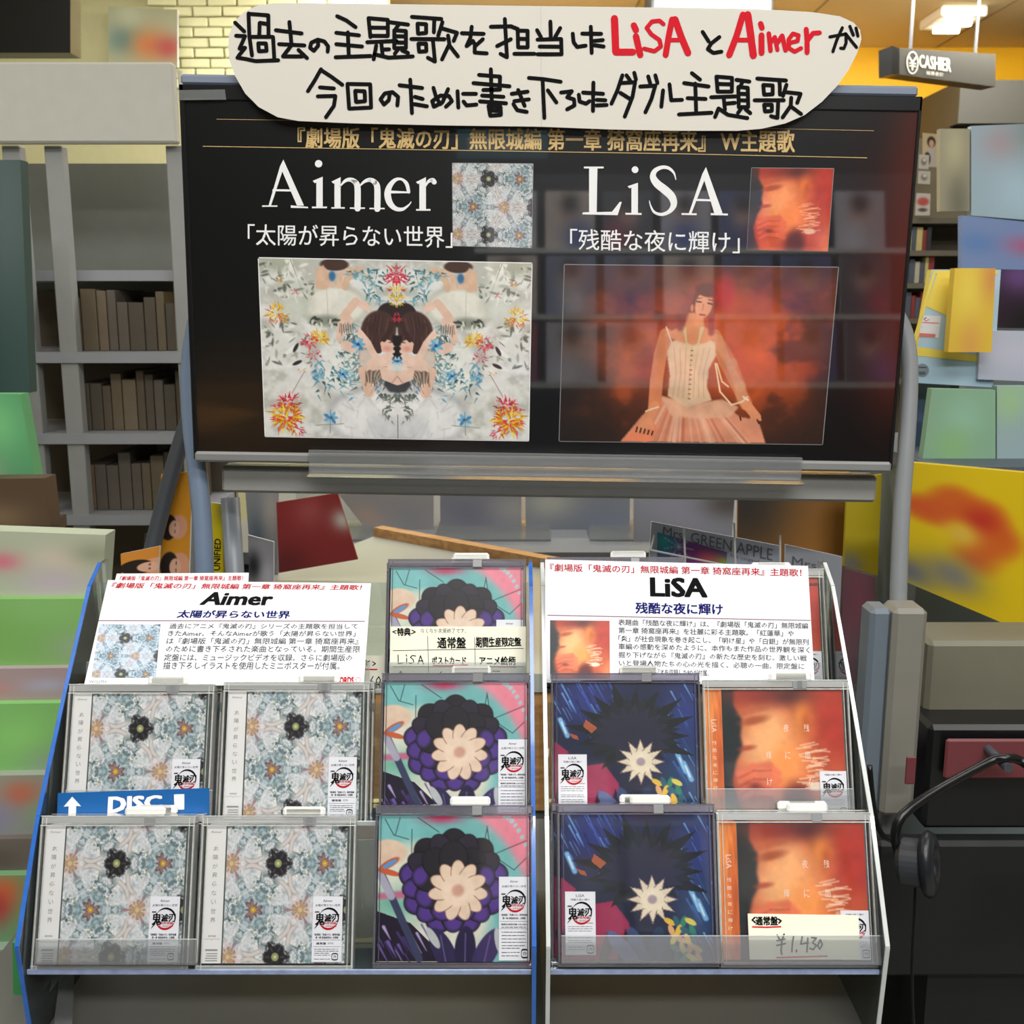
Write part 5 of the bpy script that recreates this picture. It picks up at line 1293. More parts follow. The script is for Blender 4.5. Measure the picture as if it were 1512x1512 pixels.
BODY2 = [('表題曲「残酷な夜に輝け」は、『劇場版「鬼滅の刃」無限城編', 408, 1415, 340, 372), ('第一章 猗窩座再来』を壮麗に彩る主題歌。「紅蓮華」や', 408, 1340, 382, 414), ('「炎」が社会現象を巻き起こし、「明け星」や「白銀」が無限列', 408, 1418, 426, 458),
         ('車編の感動を深めたように、本作もまた作品の世界観を深く', 408, 1424, 468, 500), ('掘り下げながら『鬼滅の刃』の新たな歴史を刻む。激しい戦', 408, 1408, 512, 544), ('いと登場人物たちの心の光を描く、必聴の一曲。限定盤に', 410, 1395, 556, 588), ('はミュージックビデオを収録したBDが付属。', 410, 888, 600, 634)]
k = MB(NR.n)
for s_, x0, x1, y0, y1 in BODY2:
    dy = (x1-x0)*0.019
    put_text(k, zr_, s_, ((x0, y0), (x1, y0+dy), (x1, y1+dy), (x0, y1)), res=1, bold=0.006)
obj('body_text', k, mat('print_black', (44, 44, 46), 0.6), nr)
AMB3 = amber_cover(90)
obj('amber_picture', AMB3.mesh('amber_picture', [zr_(x, y) for x, y in ((44, 345), (360, 348), (362, 655), (44, 655))], W[nr], M_PRINT), None, nr)

# handwritten bonus card in front of the topmost violet case
BC = Plane(ROW['back'].pt(0, 0, 0.0045), ROW['back'].u, ROW['back'].v)
bc = leaf('handwritten_card', 'ivory card with handwritten table in front of the topmost violet case', 'card', BC, [(576.5, 925), (776.5, 925), (776.5, 1006), (575, 1006)], m=M_CARD)
z8 = lambda x, y: BC.at(540+x/5.815, 800+y/5.815, 0.0002)
k = MB(BC.n)
for a in ([(532, 810), (540, 1130)], [(935, 820), (940, 1060)], [(235, 934), (1355, 914)], [(235, 1074), (1355, 1070)]): k.stroke(z8, a, 4)
for s_ in ([(262, 762), (232, 772), (258, 786)], [(398, 758), (426, 774), (392, 790)],
           [(278, 972), (280, 1046), (330, 1036)], [(348, 970), (352, 982)], [(352, 1000), (352, 1042)], [(428, 980), (400, 976), (384, 992), (408, 1012), (412, 1034), (384, 1044), (368, 1036)],
           [(470, 978), (450, 1046)], [(470, 978), (496, 1048)], [(456, 1022), (490, 1022)], [(290, 1128), (300, 1112), (310, 1128)], [(640, 1128), (650, 1116)], [(1090, 1110), (1150, 1112)]): k.stroke(z8, s_, 8)
put_text(k, z8, '特典', (272, 740, 384, 806), bold=0.05, wob=0.02); put_text(k, z8, '通常盤', (616, 820, 858, 914), bold=0.035, wob=0.02)
put_text(k, z8, '期間生産限定盤', ((946, 818), (1328, 822), (1334, 894), (946, 908)), bold=0.045, wob=0.02)
put_text(k, z8, 'ポストカード', (568, 986, 860, 1050), bold=0.035, wob=0.02); put_text(k, z8, 'アニメ絵柄', (976, 985, 1282, 1058), bold=0.04, wob=0.02)
obj('black_handwriting', k, M_INK, bc)
k = MB(BC.n); put_text(k, z8, 'なくなり次第終了です。', (472, 744, 862, 784), wob=0.03, res=1); obj('grey_handwriting', k, mat('pencil_grey', (96, 96, 88), 0.7), bc)
k = MB(BC.n); k.stroke(z8, [(580, 1062), (700, 1064), (875, 1057)], 8); k.stroke(z8, [(1000, 1076), (1120, 1072), (1288, 1076)], 8); obj('red_underline', k, M_RED, bc)

PC = Plane(ROW['front'].pt(0, 0, 0.0045), ROW['front'].u, ROW['front'].v)
pc = leaf('price_card', 'ivory handwritten 1,430 yen price card at the right end of the front row', 'card', PC, [(1104, 1349), (1267.6, 1351.5), (1270.5, 1417), (1107, 1417)], m=M_CARD)
z5 = lambda x, y: PC.at(1020+x/3.15, 980+y/3.15, 0.0002)
k = MB(PC.n)
for s_ in ([(298, 1180), (286, 1192), (300, 1204)], [(408, 1188), (420, 1196), (410, 1206)],
           [(402, 1262), (414, 1284)], [(434, 1258), (424, 1286), (420, 1340), (424, 1352)], [(400, 1288), (438, 1280)], [(400, 1310), (440, 1302)],
           [(478, 1268), (472, 1306), (470, 1340)], [(492, 1332), (490, 1340)], [(518, 1270), (512, 1304), (546, 1298)], [(544, 1276), (540, 1340)],
           [(562, 1274), (584, 1276), (566, 1298), (584, 1310), (570, 1330), (554, 1324)], [(602, 1284), (590, 1310), (600, 1328), (612, 1306), (602, 1284)]): k.stroke(z5, s_, 7.5)
put_text(k, z5, '通常盤', (302, 1176, 404, 1216), bold=0.05, wob=0.02)
obj('black_handwriting', k, M_INK, pc)
k = MB(PC.n); k.stroke(z5, [(288, 1224), (350, 1226), (418, 1223)], 7); k.stroke(z5, [(400, 1367), (500, 1364), (634, 1360)], 7); obj('red_underline', k, M_RED, pc)

# small price card between left notice and violet cases
SC = Plane(ROW['back'].pt(0, 0, -0.02), ROW['back'].u, ROW['back'].v)
sc = leaf('price_card', 'ivory price card ending in 60, half hidden beside the left notice', 'card', SC, [(500, 968), (567, 968), (568, 1022), (500, 1022)], m=M_CARD)
z1 = lambda x, y: SC.at(540+x/5.815, 800+y/5.815, 0.0002)
k = MB(SC.n)
for s_ in ([(60, 1030), (84, 1046), (60, 1062)], [(2, 1016), (10, 1060)], [(14, 1030), (34, 1024)], [(64, 1156), (44, 1190), (42, 1226), (62, 1224), (66, 1200), (46, 1196)], [(112, 1158), (92, 1186), (92, 1224), (116, 1222), (126, 1186), (112, 1158)]): k.stroke(z1, s_, 8)
obj('black_handwriting', k, M_INK, sc)
k = MB(SC.n); k.stroke(z1, [(-20, 1096), (96, 1096)], 12); obj('red_underline', k, M_RED, sc)

# blue strip label
DP = Plane(ROW['mid'].pt(0, 0, 0.0105), ROW['mid'].u, ROW['mid'].v)
dl = leaf('disc_label', 'blue strip label reading DISC 1 with a white arrow, under a floral case', 'label', DP, [(85.4, 1171), (309, 1163.5), (309, 1203), (84, 1205)], m=mat('blue_label_card', (24, 92, 158), 0.35, noise=0.08))
z6 = lambda x, y: DP.at(20+x/3.2875, 980+y/3.287, 0.0002)
k = MB(DP.n)
k.poly([z6(x, y) for x, y in ((285, 645), (328, 692), (304, 690), (303, 731), (266, 732), (268, 692), (243, 694))])
obj('arrow', k, M_WINK, dl); k = MB(DP.n)
put_text(k, z6, 'DISC', ((466, 648), (716, 640), (716, 700), (462, 722)), bold=0.06); put_text(k, z6, '1', ((788, 636), (820, 635), (820, 706), (790, 707)), bold=0.035)
obj('lettering', k, M_WINK, dl)

# ------------------------------------------------------------------ goods around the racks
def boxed(name, label, cat, q, d, canvas, depth=0.05, d2=None, group=None, th=None, body=None, extra=None, face='face_print', lean=0.0):
    """upright printed thing: quad in the photograph at its own distance, real thickness behind"""
    cx = sum(p[0] for p in q)/4; cy = sum(p[1] for p in q)/4
    P_ = Plane(unp(cx, cy, d), (1, d2 or 0, 0), Vector((0, math.sin(lean), math.cos(lean))))
    t = thing(name, label, cat, P_.at((q[2][0]+q[3][0])/2, max(q[2][1], q[3][1])), group=group)
    obj('body', MB().prism([P_.at(x, y, -0.0006) for x, y in q][::-1], -P_.n*depth), body or M_PAPER, t)
    obj(face, canvas.mesh(face, [P_.at(x, y) for x, y in q], W[t], M_PRINT), None, t)
    return t, P_
# left shelf unit with white header
LD = 2.3
t = thing('shelf_unit', 'tall grey shelf unit with a blank white header board, left background', 'shelf', (xat(140, 300, LD), LD+0.2, 0))
lx0, lx1 = xat(-60, 300, LD), xat(272, 300, LD)
obj('header_board', wbox(lx0, LD-0.03, zat(214, LD), lx1, LD, zat(96, LD), 0.004), mat('header_white', (206, 205, 194), 0.6), t)
obj('header_side', wbox(xat(262, 105, LD)-0.0, LD+0.001, zat(214, LD), xat(338, 120, LD+0.4), LD+0.02, zat(103, LD)), mat('header_white', (206, 205, 194), 0.6), t)
obj('back_panel', wbox(lx0, LD+0.30, 0, lx1, LD+0.32, zat(214, LD)-0.001), mat('panel_grey', (130, 134, 127), 0.6), t)
M_POST = mat('post_grey', (158, 160, 158), 0.5)
for px in (22, 84, 262):
    x = xat(px, 300, LD); obj('upright_post', wbox(x-0.018, LD, 0, x+0.018, LD+0.03, zat(214, LD)-0.001, 0.002), M_POST, t)
for py in (398, 520, 640, 760): obj('shelf_board', wbox(lx0, LD-0.005 if py > 450 else LD+0.05, zat(py, LD)-0.022, lx1, LD+0.295, zat(py, LD)), mat('board_pale_grey', (160, 163, 168), 0.5), t)
browns = [(108, 96, 76), (96, 84, 68), (118, 104, 84), (100, 92, 82), (88, 80, 68), (124, 100, 76)]
obj('lower_back_panel', wbox(lx0, LD+0.285, 0, lx1, LD+0.2985, zat(430, LD)), mat('panel_brown', (96, 86, 70), 0.7), t)
brm = [mat('brown_spine_%s' % 'abcdef'[i], c_, 0.6, noise=0.2) for i, c_ in enumerate(browns)]
for py, lab in ((520, 'upper'), (640, 'middle'), (760, 'lower')):
    x = xat(96, 300, LD+0.06)
    while x < xat(250, 300, LD+0.06):
        tk = rs.uniform(0.018, 0.035)
        o = obj('record_box', wbox(x, LD+0.05, zat(py, LD)+0.0006, x+tk-0.002, LD+0.24, zat(py, LD)+rs.uniform(0.095, 0.135), 0.001), rs.choice(brm))
        tag(o, 'brown box standing spine-out on the %s shelf of the grey left unit' % lab, 'box', 'brown boxes on the left shelf unit, %s shelf' % lab); x += tk
tg, _ = boxed('small_monitor', 'black wall box in the top left corner of the picture', 'monitor', [(-60, -40), (104, -40), (104, 78), (-60, 78)], 3.2, Canvas(4, 4, base=(20, 21, 18)), 0.08, body=M_BLK)
boxed('wall_poster', 'teal, orange and red poster on the cream wall above the white header', 'poster', [(160, 10), (262, 14), (262, 99), (160, 97)], 4.9, blobs(30, (160, 160, 128), [(22, 55, 24, (84, 118, 112)), (58, 62, 26, (190, 108, 40)), (86, 66, 20, (170, 62, 50)), (30, 10, 20, (176, 180, 150))]), 0.02)
# left edge: teal box, green bag, brown tray
boxed('teal_box', 'dark teal box at the left edge beside the grey shelf unit', 'box', [(-80, 236), (30, 236), (44, 580), (-80, 580)], 1.9, blobs(24, (62, 84, 82), [(20, 90, 50, (40, 66, 58)), (80, 20, 40, (90, 106, 104))]), 0.03, body=mat('teal_card', (54, 80, 76), 0.6))
boxed('green_bag', 'bright green bag with pale middle at the left edge', 'bag', [(-70, 582), (30, 582), (52, 706), (-70, 710)], 1.7, blobs(24, (92, 160, 110), [(60, 35, 36, (120, 196, 130)), (40, 95, 24, (150, 170, 140))]), 0.03, body=mat('green_card', (96, 166, 112), 0.6))
boxed('brown_tray', 'brown tray below the green bag at the left edge', 'tray', [(-70, 708), (66, 706), (74, 776), (-70, 782)], 1.65, blobs(16, (86, 68, 50), [(50, 80, 30, (120, 100, 76))]), 0.04, body=mat('brown_card', (84, 66, 50), 0.6))
es = thing('corner_stand', 'narrow grey stand under the teal box and green bag at the left edge', 'stand', (-0.95, 1.95, 0))
zt_ = unp(0, 782, 1.65).z
obj('stand_top', wbox(-1.05, unp(0, 745, 1.65).y-0.03, zt_-0.02, -0.72, 1.74, zt_-0.001), mat('brown_card', (84, 66, 50), 0.6), es)
obj('stand_body', wbox(-1.04, 1.60, 0, -0.74, 1.73, zt_-0.0205), mat('brown_card', (84, 66, 50), 0.6), es)
obj('back_upright', wbox(-1.04, 1.98, 0, -0.90, 2.0, 1.78), M_POST, es)
# stack of printed goods boxes left of the rack
def goods(label, q, cv, d=1.42, dp=0.035, body=(150, 170, 140)):
    return boxed('goods_box', label, 'box', q, d, cv, dp, group='soft-coloured goods boxes stacked left of the racks', body=mat('goods_%d_%d_%d' % body, body, 0.6))
goods('cream goods box with pink left corner, topmost of the left stack', [(-60, 782), (156, 790), (150, 882), (-60, 884)], blobs(40, (176, 184, 160), [(30, 45, 14, (206, 120, 132)), (72, 40, 22, (208, 194, 176)), (66, 80, 26, (190, 176, 186)), (95, 30, 20, (150, 156, 130))]), body=(176, 184, 160))
goods('plain bright green goods box in the upper left stack', [(-60, 885), (150, 884), (118, 984), (-60, 986)], blobs(40, (132, 182, 104), [(50, 20, 30, (140, 192, 118)), (30, 60, 50, (124, 178, 96)), (95, 70, 24, (150, 176, 140))]), body=(130, 180, 104))
goods('lavender and rose goods box between two green ones', [(-60, 988), (118, 986), (104, 1036), (-60, 1038)], blobs(40, (170, 150, 150), [(30, 60, 20, (190, 140, 140)), (76, 50, 22, (176, 170, 190))]), body=(172, 156, 160))
goods('bright green goods box below the lavender and rose one', [(-60, 1040), (104, 1038), (82, 1142), (-60, 1144)], blobs(40, (130, 190, 110), [(60, 50, 36, (144, 212, 116)), (95, 90, 30, (150, 176, 150))]), body=(130, 190, 110))
goods('pale goods box with an orange-red spot, middle of the left stack', [(-60, 1146), (82, 1144), (58, 1236), (-60, 1238)], blobs(40, (156, 164, 150), [(66, 30, 22, (206, 120, 90)), (36, 70, 30, (150, 146, 180)), (96, 60, 16, (140, 176, 130))]), body=(156, 164, 150))
goods('grey brown goods box in the lower left stack', [(-60, 1240), (56, 1238), (44, 1290), (-60, 1292)], blobs(30, (120, 112, 104), [(50, 60, 40, (100, 90, 84))]), body=(112, 104, 98))
goods('green goods box with red and orange spots, lower left stack', [(-60, 1294), (48, 1292), (34, 1400), (-60, 1402)], blobs(40, (120, 170, 120), [(62, 24, 26, (226, 120, 70)), (50, 46, 24, (196, 60, 60)), (20, 80, 30, (140, 140, 170))]), body=(120, 168, 120))
goods('pale grey green goods box at the foot of the left stack', [(-60, 1404), (34, 1402), (30, 1520), (-60, 1522)], blobs(30, (150, 170, 152), [(80, 30, 30, (96, 168, 110)), (30, 80, 30, (176, 186, 176))]), body=(150, 170, 152))
sl = thing('goods_stand', 'pale stand under the left stack of goods boxes', 'stand', (-0.72, 1.5, 0))
zb_ = unp(0, 1524, 1.43).z
obj('stand_top', wbox(-0.95, 1.20, zb_-0.12, -0.58, 1.58, zb_-0.09), mat('stand_pale', (150, 160, 150), 0.5), sl)
obj('stand_body', wbox(-0.93, 1.30, 0, -0.60, 1.56, zb_-0.121), mat('stand_pale', (150, 160, 150), 0.5), sl)
# green tub just outside the rack, lower left
boxed('green_box', 'small green box behind the lower left corner of the rack', 'box', [(18, 1392), (38, 1394), (36, 1486), (20, 1486)], 1.12, Canvas(4, 4, base=(64, 150, 84)), 0.03, body=mat('leaf_green', (64, 150, 84), 0.5))
tag(obj('acrylic_easel', MB().hexa([Vector((xat(94, 1438, 1.03), 1.03, TABZ+0.03)), Vector((xat(112, 1438, 1.03), 1.03, TABZ+0.03)), Vector((-0.41, 0.90, TABZ+0.001)), Vector((-0.43, 0.90, TABZ+0.001))],
   [Vector((xat(94, 1438, 1.03), 1.034, TABZ+0.034)), Vector((xat(112, 1438, 1.03), 1.034, TABZ+0.034)), Vector((-0.41, 0.903, TABZ+0.004)), Vector((-0.43, 0.903, TABZ+0.004))]), M_LIP), 'thin clear acrylic foot strip on the grey table, lower left', 'foot')

# second table behind the racks with wood rail
def hp(px, py, z):
    r = ray(px, py); t_ = (z-CAMZ)/r.z; return Vector((0, 0, CAMZ)) + r*t_
Z2 = 0.93
B_ = hp(552, 792, Z2); C_ = hp(975, 872, Z2); A_ = hp(250, 905, Z2)
far = thing('low_table', 'pale grey cornered table with wood rail behind the racks', 'table', (0, 1.9, 0))
pts = [A_, B_, C_, Vector((C_.x+0.05, 1.62, Z2)), Vector((A_.x-0.02, 1.62, Z2))]
obj('tabletop', MB().prism(pts[::-1], (0, 0, -0.03)), mat('pale_grey_top', (176, 180, 170), 0.3, noise=0.1, scale=4), far)
M_WOOD = wood_mat('light_wood', (178, 128, 76), (208, 160, 104))
dirr = (C_-B_).normalized(); nrm = Vector((-dirr.y, dirr.x, 0))
ext = C_ + dirr*0.35
obj('wood_rail', MB().hexa([B_, ext, ext+nrm*0.03, B_+nrm*0.03], [v_+Vector((0, 0, 0.022)) for v_ in (B_, ext, ext+nrm*0.03, B_+nrm*0.03)]), M_WOOD, far)
obj('wood_front', wbox(-0.34, 1.625, 0.70, 0.34, 1.64, Z2-0.032), M_WOOD, far)
obj('blue_tape', wbox(-0.30, 1.622, zat(1311, 1.622), -0.17, 1.6235, zat(1270, 1.622)), mat('dusty_blue_tape', (104, 124, 152), 0.5), far)
obj('grey_front', wbox(-0.34, 1.63, 0.0, 0.34, 1.645, 0.699), M_TABLE, far)
# tiered clear rack on the far side (grey haze seen through the gap)
Z3_ = 0.86
far2 = thing('grey_counter', 'long dark grey counter with clear trays far behind the racks', 'counter', (0.3, 2.8, 0))
obj('counter_top', wbox(-0.75, 2.62, Z3_, 0.70, 3.7, Z3_+0.03), mat('counter_grey', (120, 124, 128), 0.35, noise=0.2, scale=5), far2)
obj('counter_body', wbox(-0.73, 2.66, 0, 0.68, 3.66, Z3_-0.001), mat('counter_body', (104, 108, 112), 0.5), far2)
for i, x in enumerate((-0.6, -0.2, 0.2)):
    obj('clear_tray', MB().box(x, 2.75, Z3_+0.031, x+0.3, 3.0, Z3_+0.034).box(x, 3.0, Z3_+0.031, x+0.3, 3.003, Z3_+0.2).box(x, 2.747, Z3_+0.031, x+0.3, 2.75, Z3_+0.07), M_LIP, far2)
def mag(label, q, d, cv, dp=0.006, d2=None, group='magazines standing behind the racks', lean=0.1, body=None):
    return boxed('magazine', label, 'magazine', q, d, cv, dp, d2, group=group, body=body, lean=lean, face='cover_print')
# amber and yellow magazines at the left
mag('amber magazine with two dark-haired heads turned sideways, left of the post', [(238, 700), (284, 696), (279, 852), (232, 852)], 1.78, face_print(60, (216, 146, 30), ((30, 104, 26), (36, 178, 28))))
mag('amber magazine corner low behind the left notice', [(178, 818), (236, 806), (232, 862), (180, 862)], 1.72, face_print(40, (212, 138, 50), ((40, 100, 46),)))
t, P_ = mag('thin yellow and black magazine standing beside the dark post', [(312, 742), (336, 745), (337, 850), (312, 850)], 1.72, blobs(30, (222, 200, 20), [(95, 70, 22, (30, 28, 26), 80), (70, 10, 40, (150, 140, 60), 20)]))
k = MB(P_.n); put_text(k, lambda x, y: P_.at(x, y, 0.0006), 'UNIFIED', ((315, 842), (317, 795), (326, 796), (325, 842)), bold=0.02); obj('cover_lettering', k, M_INK, t)
mag('black and white portrait magazine right of the yellow one', [(366, 790), (404, 800), (404, 858), (368, 866)], 1.7, blobs(30, (150, 150, 156), [(20, 60, 30, (30, 30, 34)), (80, 80, 30, (180, 176, 186))]))
mag('dark magazine behind the amber one with dark sleeve', [(214, 788), (240, 780), (236, 862), (206, 862)], 1.84, blobs(20, (50, 44, 44), [(70, 60, 30, (90, 60, 40))]))
for i, (q, d, base, its, lab) in enumerate((
  ([(408, 742), (498, 728), (528, 826), (412, 846)], 2.25, (150, 44, 46), [(50, 20, 26, (176, 80, 80)), (96, 40, 16, (210, 206, 200)), (10, 90, 30, (110, 30, 34))], 'red wrapped magazine on the pale cornered table'),
  ([(362, 724), (410, 724), (410, 852), (372, 856)], 2.3, (140, 146, 152), [(30, 60, 30, (90, 104, 124)), (80, 20, 30, (180, 180, 176))], 'grey blue magazine left of the red one'),
  ([(500, 730), (640, 726), (640, 796), (548, 792)], 2.95, (152, 148, 146), [(20, 50, 20, (176, 150, 136)), (70, 50, 40, (140, 140, 146))], 'beige grey magazine beyond the corner of the pale table'),
  ([(650, 724), (770, 726), (770, 802), (650, 800)], 2.95, (124, 126, 136), [(40, 50, 30, (110, 112, 128)), (90, 30, 30, (150, 150, 150))], 'slate grey magazine behind the racks, left of the pale spot'),
  ([(776, 722), (930, 724), (930, 806), (776, 806)], 2.95, (120, 126, 134), [(24, 24, 26, (168, 168, 160)), (80, 60, 34, (112, 118, 134))], 'slate magazine with a pale spot behind the racks'),
  ([(936, 716), (1086, 720), (1080, 800), (936, 800)], 2.6, (150, 154, 166), [(50, 50, 40, (160, 162, 178)), (95, 30, 26, (90, 84, 80))], 'lilac grey magazine left of the orange brown one'),
  ([(1090, 712), (1252, 712), (1246, 925), (1088, 925)], 2.1, (150, 104, 50), [(60, 60, 36, (186, 128, 56)), (10, 10, 40, (60, 56, 54)), (95, 90, 20, (180, 160, 140))], 'orange brown magazine left of the tall yellow one'),
  ([(1252, 708), (1302, 700), (1296, 850), (1246, 836)], 2.0, (200, 178, 30), [(70, 50, 40, (206, 184, 24)), (20, 95, 40, (150, 146, 140), 14)], 'tall plain yellow magazine left of the right tube'),
  ([(1246, 838), (1292, 852), (1296, 1010), (1240, 1010)], 1.75, (96, 66, 74), [(50, 30, 40, (116, 62, 76)), (60, 90, 40, (74, 66, 70))], 'maroon magazine low behind the right rack'))):
    mag(lab, q, d, blobs(36, base, its, i), 0.01, body=mat('page_%d' % i, base, 0.7))
t, P_ = mag('wide grey blue magazine with large serif title and rainbow picture', [(962, 770), (1152, 806), (1150, 900), (955, 880)], 1.75, Canvas(60, 30, 962, 770, 1152, 900, (166, 174, 190)).poly([(974, 804), (1072, 826), (1070, 900), (972, 900)], (96, 60, 130)).mix(np.zeros((30, 60)), (0, 0, 0)), d2=0.0)
z9 = lambda x, y: P_.at(780+x/2.908, 640+y/2.908, 0.0006)
k = MB(P_.n); put_text(k, z9, 'Mrs. GREEN APPLE', ((580, 398), (1050, 496), (1048, 548), (578, 440))); put_text(k, z9, '5th original', ((868, 516), (990, 544), (990, 562), (868, 534)), res=1); obj('cover_lettering', k, mat('slate_ink', (90, 94, 104), 0.6), t)
cv = Canvas(60, 24, 0, 0, 100, 40, (90, 60, 130)); cv.gau(10, 10, 22, (40, 150, 160)); cv.gau(50, 20, 20, (110, 40, 120)); cv.gau(75, 25, 18, (190, 70, 90)); cv.gau(100, 30, 18, (150, 180, 60))
for i in range(9): cv.cap(30, 12, 30+22*math.cos(i*0.7), 12+22*math.sin(i*0.7), 0.4, (180, 200, 220), soft=0.6)
obj('rainbow_picture', cv.mesh('rainbow_picture', [z9(x, y) for x, y in ((554, 424), (854, 510), (850, 580), (556, 560))], W[t], M_PRINT), None, t)
t, P_ = mag('second grey blue magazine with serif title, right of the first', [(1160, 804), (1244, 822), (1240, 900), (1158, 890)], 1.72, Canvas(8, 8, base=(160, 164, 174)))
k = MB(P_.n); put_text(k, lambda x, y: P_.at(780+x/2.908, 640+y/2.908, 0.0006), 'Mrs', ((1134, 526), (1238, 552), (1236, 584), (1132, 572))); obj('cover_lettering', k, mat('slate_ink', (90, 94, 104), 0.6), t)
# wire holder in front of those magazines
wm = MB()
for pts_ in ([(960, 812), (1100, 840), (1230, 862)], [(966, 790), (960, 812)], [(1010, 780), (1014, 900)], [(1084, 772), (1088, 900)], [(1152, 790), (1152, 900)]): wm.tube(pxpath(pts_, 1.68), 0.0016, 6)
wm.tube(pxpath([(962, 836), (1230, 884)], 1.66), 0.0016, 6)
tag(obj('wire_holder', wm, mat('white_wire', (206, 208, 206), 0.4)), 'white wire magazine holder in front of the grey blue magazines', 'holder')
# magazine ledge carrying them
lg = thing('magazine_stand', 'dark stand under the amber and yellow magazines, behind the racks', 'stand', (-0.48, 1.85, 0))
lg2 = thing('magazine_stand', 'dark stand under the grey blue magazines, behind the right rack', 'stand', (0.5, 1.95, 0))
obj('ledge', wbox(-0.62, 1.66, 0.84, -0.34, 2.05, 0.86), M_DGREY, lg); obj('ledge', wbox(0.36, 1.66, 0.80, 0.64, 2.3, 0.82), M_DGREY, lg2)
obj('stand_body', wbox(-0.60, 1.70, 0, -0.35, 2.0, 0.839), M_DGREY, lg); obj('stand_body', wbox(0.37, 1.70, 0, 0.63, 2.25, 0.799), M_DGREY, lg2)

# right side: price board, pastel boxes, yellow poster, listening station
t, P_ = boxed('price_board', 'pale blue leaning board with yellow border and grey round badge', 'board', [(1376, 398), (1478, 398), (1466, 572), (1345, 565)], 1.9, Canvas(60, 60, 1345, 398, 1478, 572, (176, 206, 224)).poly([(1345, 398), (1376, 398), (1376, 572), (1345, 572)], (0, 0, 0), 0), 0.02, body=mat('board_yellow', (236, 214, 90), 0.5))
zp = lambda x, y: P_.at(1212+x/3.6, 280+y/3.6, 0.0008)
k = MB(P_.n)
for q in ([(600, 430), (478, 830), (500, 830), (612, 440)], [(478, 830), (482, 880), (960, 930), (960, 900)], [(600, 430), (940, 430), (940, 450), (604, 446)]): k.poly([zp(*p) for p in q])
k.poly([zp(*p) for p in ((620, 440), (930, 440), (860, 760), (560, 620))])
obj('yellow_field', k, mat('board_yellow', (236, 214, 90), 0.5), t)
k = MB(P_.n); k.poly([zp(*p) for p in ((542, 668), (640, 672), (626, 790), (520, 780))]); obj('white_field', k, M_PAPER, t)
k = MB(P_.n)
for s_ in ([(560, 680), (548, 690), (560, 700), (575, 690)], [(540, 706), (626, 710)], [(540, 730), (620, 735)]): k.stroke(zp, s_, 5)
k.poly([zp(*p) for p in ((524, 762), (610, 768), (608, 786), (522, 782))]); obj('red_print', k, mat('pale_red_ink', (214, 120, 110), 0.6), t)
k = MB(P_.n); k.disc(zp, 540, 960, 35, 28); obj('badge', k, mat('badge_grey', (130, 142, 150), 0.4), t)
k = MB(P_.n); k.stroke(zp, [(520, 945), (560, 945)], 4); k.poly([zp(*p) for p in ((520, 968), (556, 966), (556, 984), (524, 986))]); obj('badge_mark', k, mat('badge_dark', (90, 100, 110), 0.4), t)
def rgoods(label, q, base, its, d=2.1, dp=0.02, sd=0):
    return boxed('printed_box', label, 'box', q, d, blobs(40, base, its, sd), dp, group='soft-coloured printed boxes on the right', body=mat('pbox_%d_%d_%d' % base, base, 0.6))
rgoods('beige printed box on the upper right, left of the pale blue one', [(1388, 190), (1432, 190), (1432, 312), (1388, 312)], (176, 168, 142), [(50, 30, 34, (206, 200, 160)), (60, 90, 40, (130, 128, 108))], 2.5)
rgoods('pale blue printed box with pink top at the right edge', [(1434, 186), (1580, 180), (1580, 330), (1434, 318)], (176, 200, 212), [(30, 20, 20, (190, 176, 184)), (50, 70, 30, (190, 220, 236)), (80, 5, 30, (120, 140, 128))], 2.5)
rgoods('blue and rose printed box under the pale blue one', [(1420, 318), (1580, 334), (1580, 400), (1420, 396)], (128, 150, 196), [(14, 50, 20, (104, 140, 196)), (60, 50, 20, (176, 110, 150)), (90, 60, 20, (150, 70, 90))], 2.3)
rgoods('yellow printed box with an orange foot, right of the price board', [(1410, 396), (1470, 396), (1464, 520), (1400, 520)], (226, 190, 62), [(40, 30, 40, (236, 210, 84)), (50, 90, 30, (224, 168, 80)), (95, 10, 30, (214, 150, 80))], 1.84)
rgoods('dark purple and black printed box at the right edge', [(1472, 398), (1580, 400), (1580, 486), (1474, 484)], (44, 24, 46), [(30, 10, 30, (96, 66, 120)), (40, 90, 30, (14, 10, 12))], 1.95)
rgoods('pale lilac printed box at the right edge under the dark one', [(1448, 488), (1580, 490), (1580, 566), (1444, 560)], (186, 192, 208), [(40, 50, 30, (196, 198, 216))], 1.9)
rgoods('mint green printed box below the price board', [(1376, 574), (1470, 576), (1470, 682), (1362, 680)], (140, 180, 150), [(50, 40, 30, (150, 196, 170)), (40, 80, 26, (144, 190, 132))], 1.84)
rgoods('pale green and blue printed box in the right edge column', [(1472, 570), (1580, 570), (1580, 684), (1472, 682)], (156, 180, 184), [(20, 20, 30, (160, 200, 150)), (80, 50, 40, (150, 172, 190))], 1.84)
sg = thing('side_gondola', 'grey blue display unit holding the printed boxes at the right', 'stand', (1.0, 2.3, 0))
obj('back_board', wbox(1.08, 2.62, 0, 1.5, 2.66, zat(190, 2.62)), mat('gondola_slate', (110, 122, 122), 0.6), sg)
obj('dark_ledge', wbox(xat(1340, 690, 1.85), 1.74, zat(706, 1.78), 1.5, 2.2, zat(684, 1.78)), mat('ledge_slate', (84, 94, 104), 0.5), sg)
obj('blue_panel', wbox(xat(1343, 600, 1.99), 1.99, zat(690, 1.9), xat(1400, 600, 1.99), 2.0, zat(566, 1.9)), mat('navy_panel', (62, 84, 112), 0.5), sg)
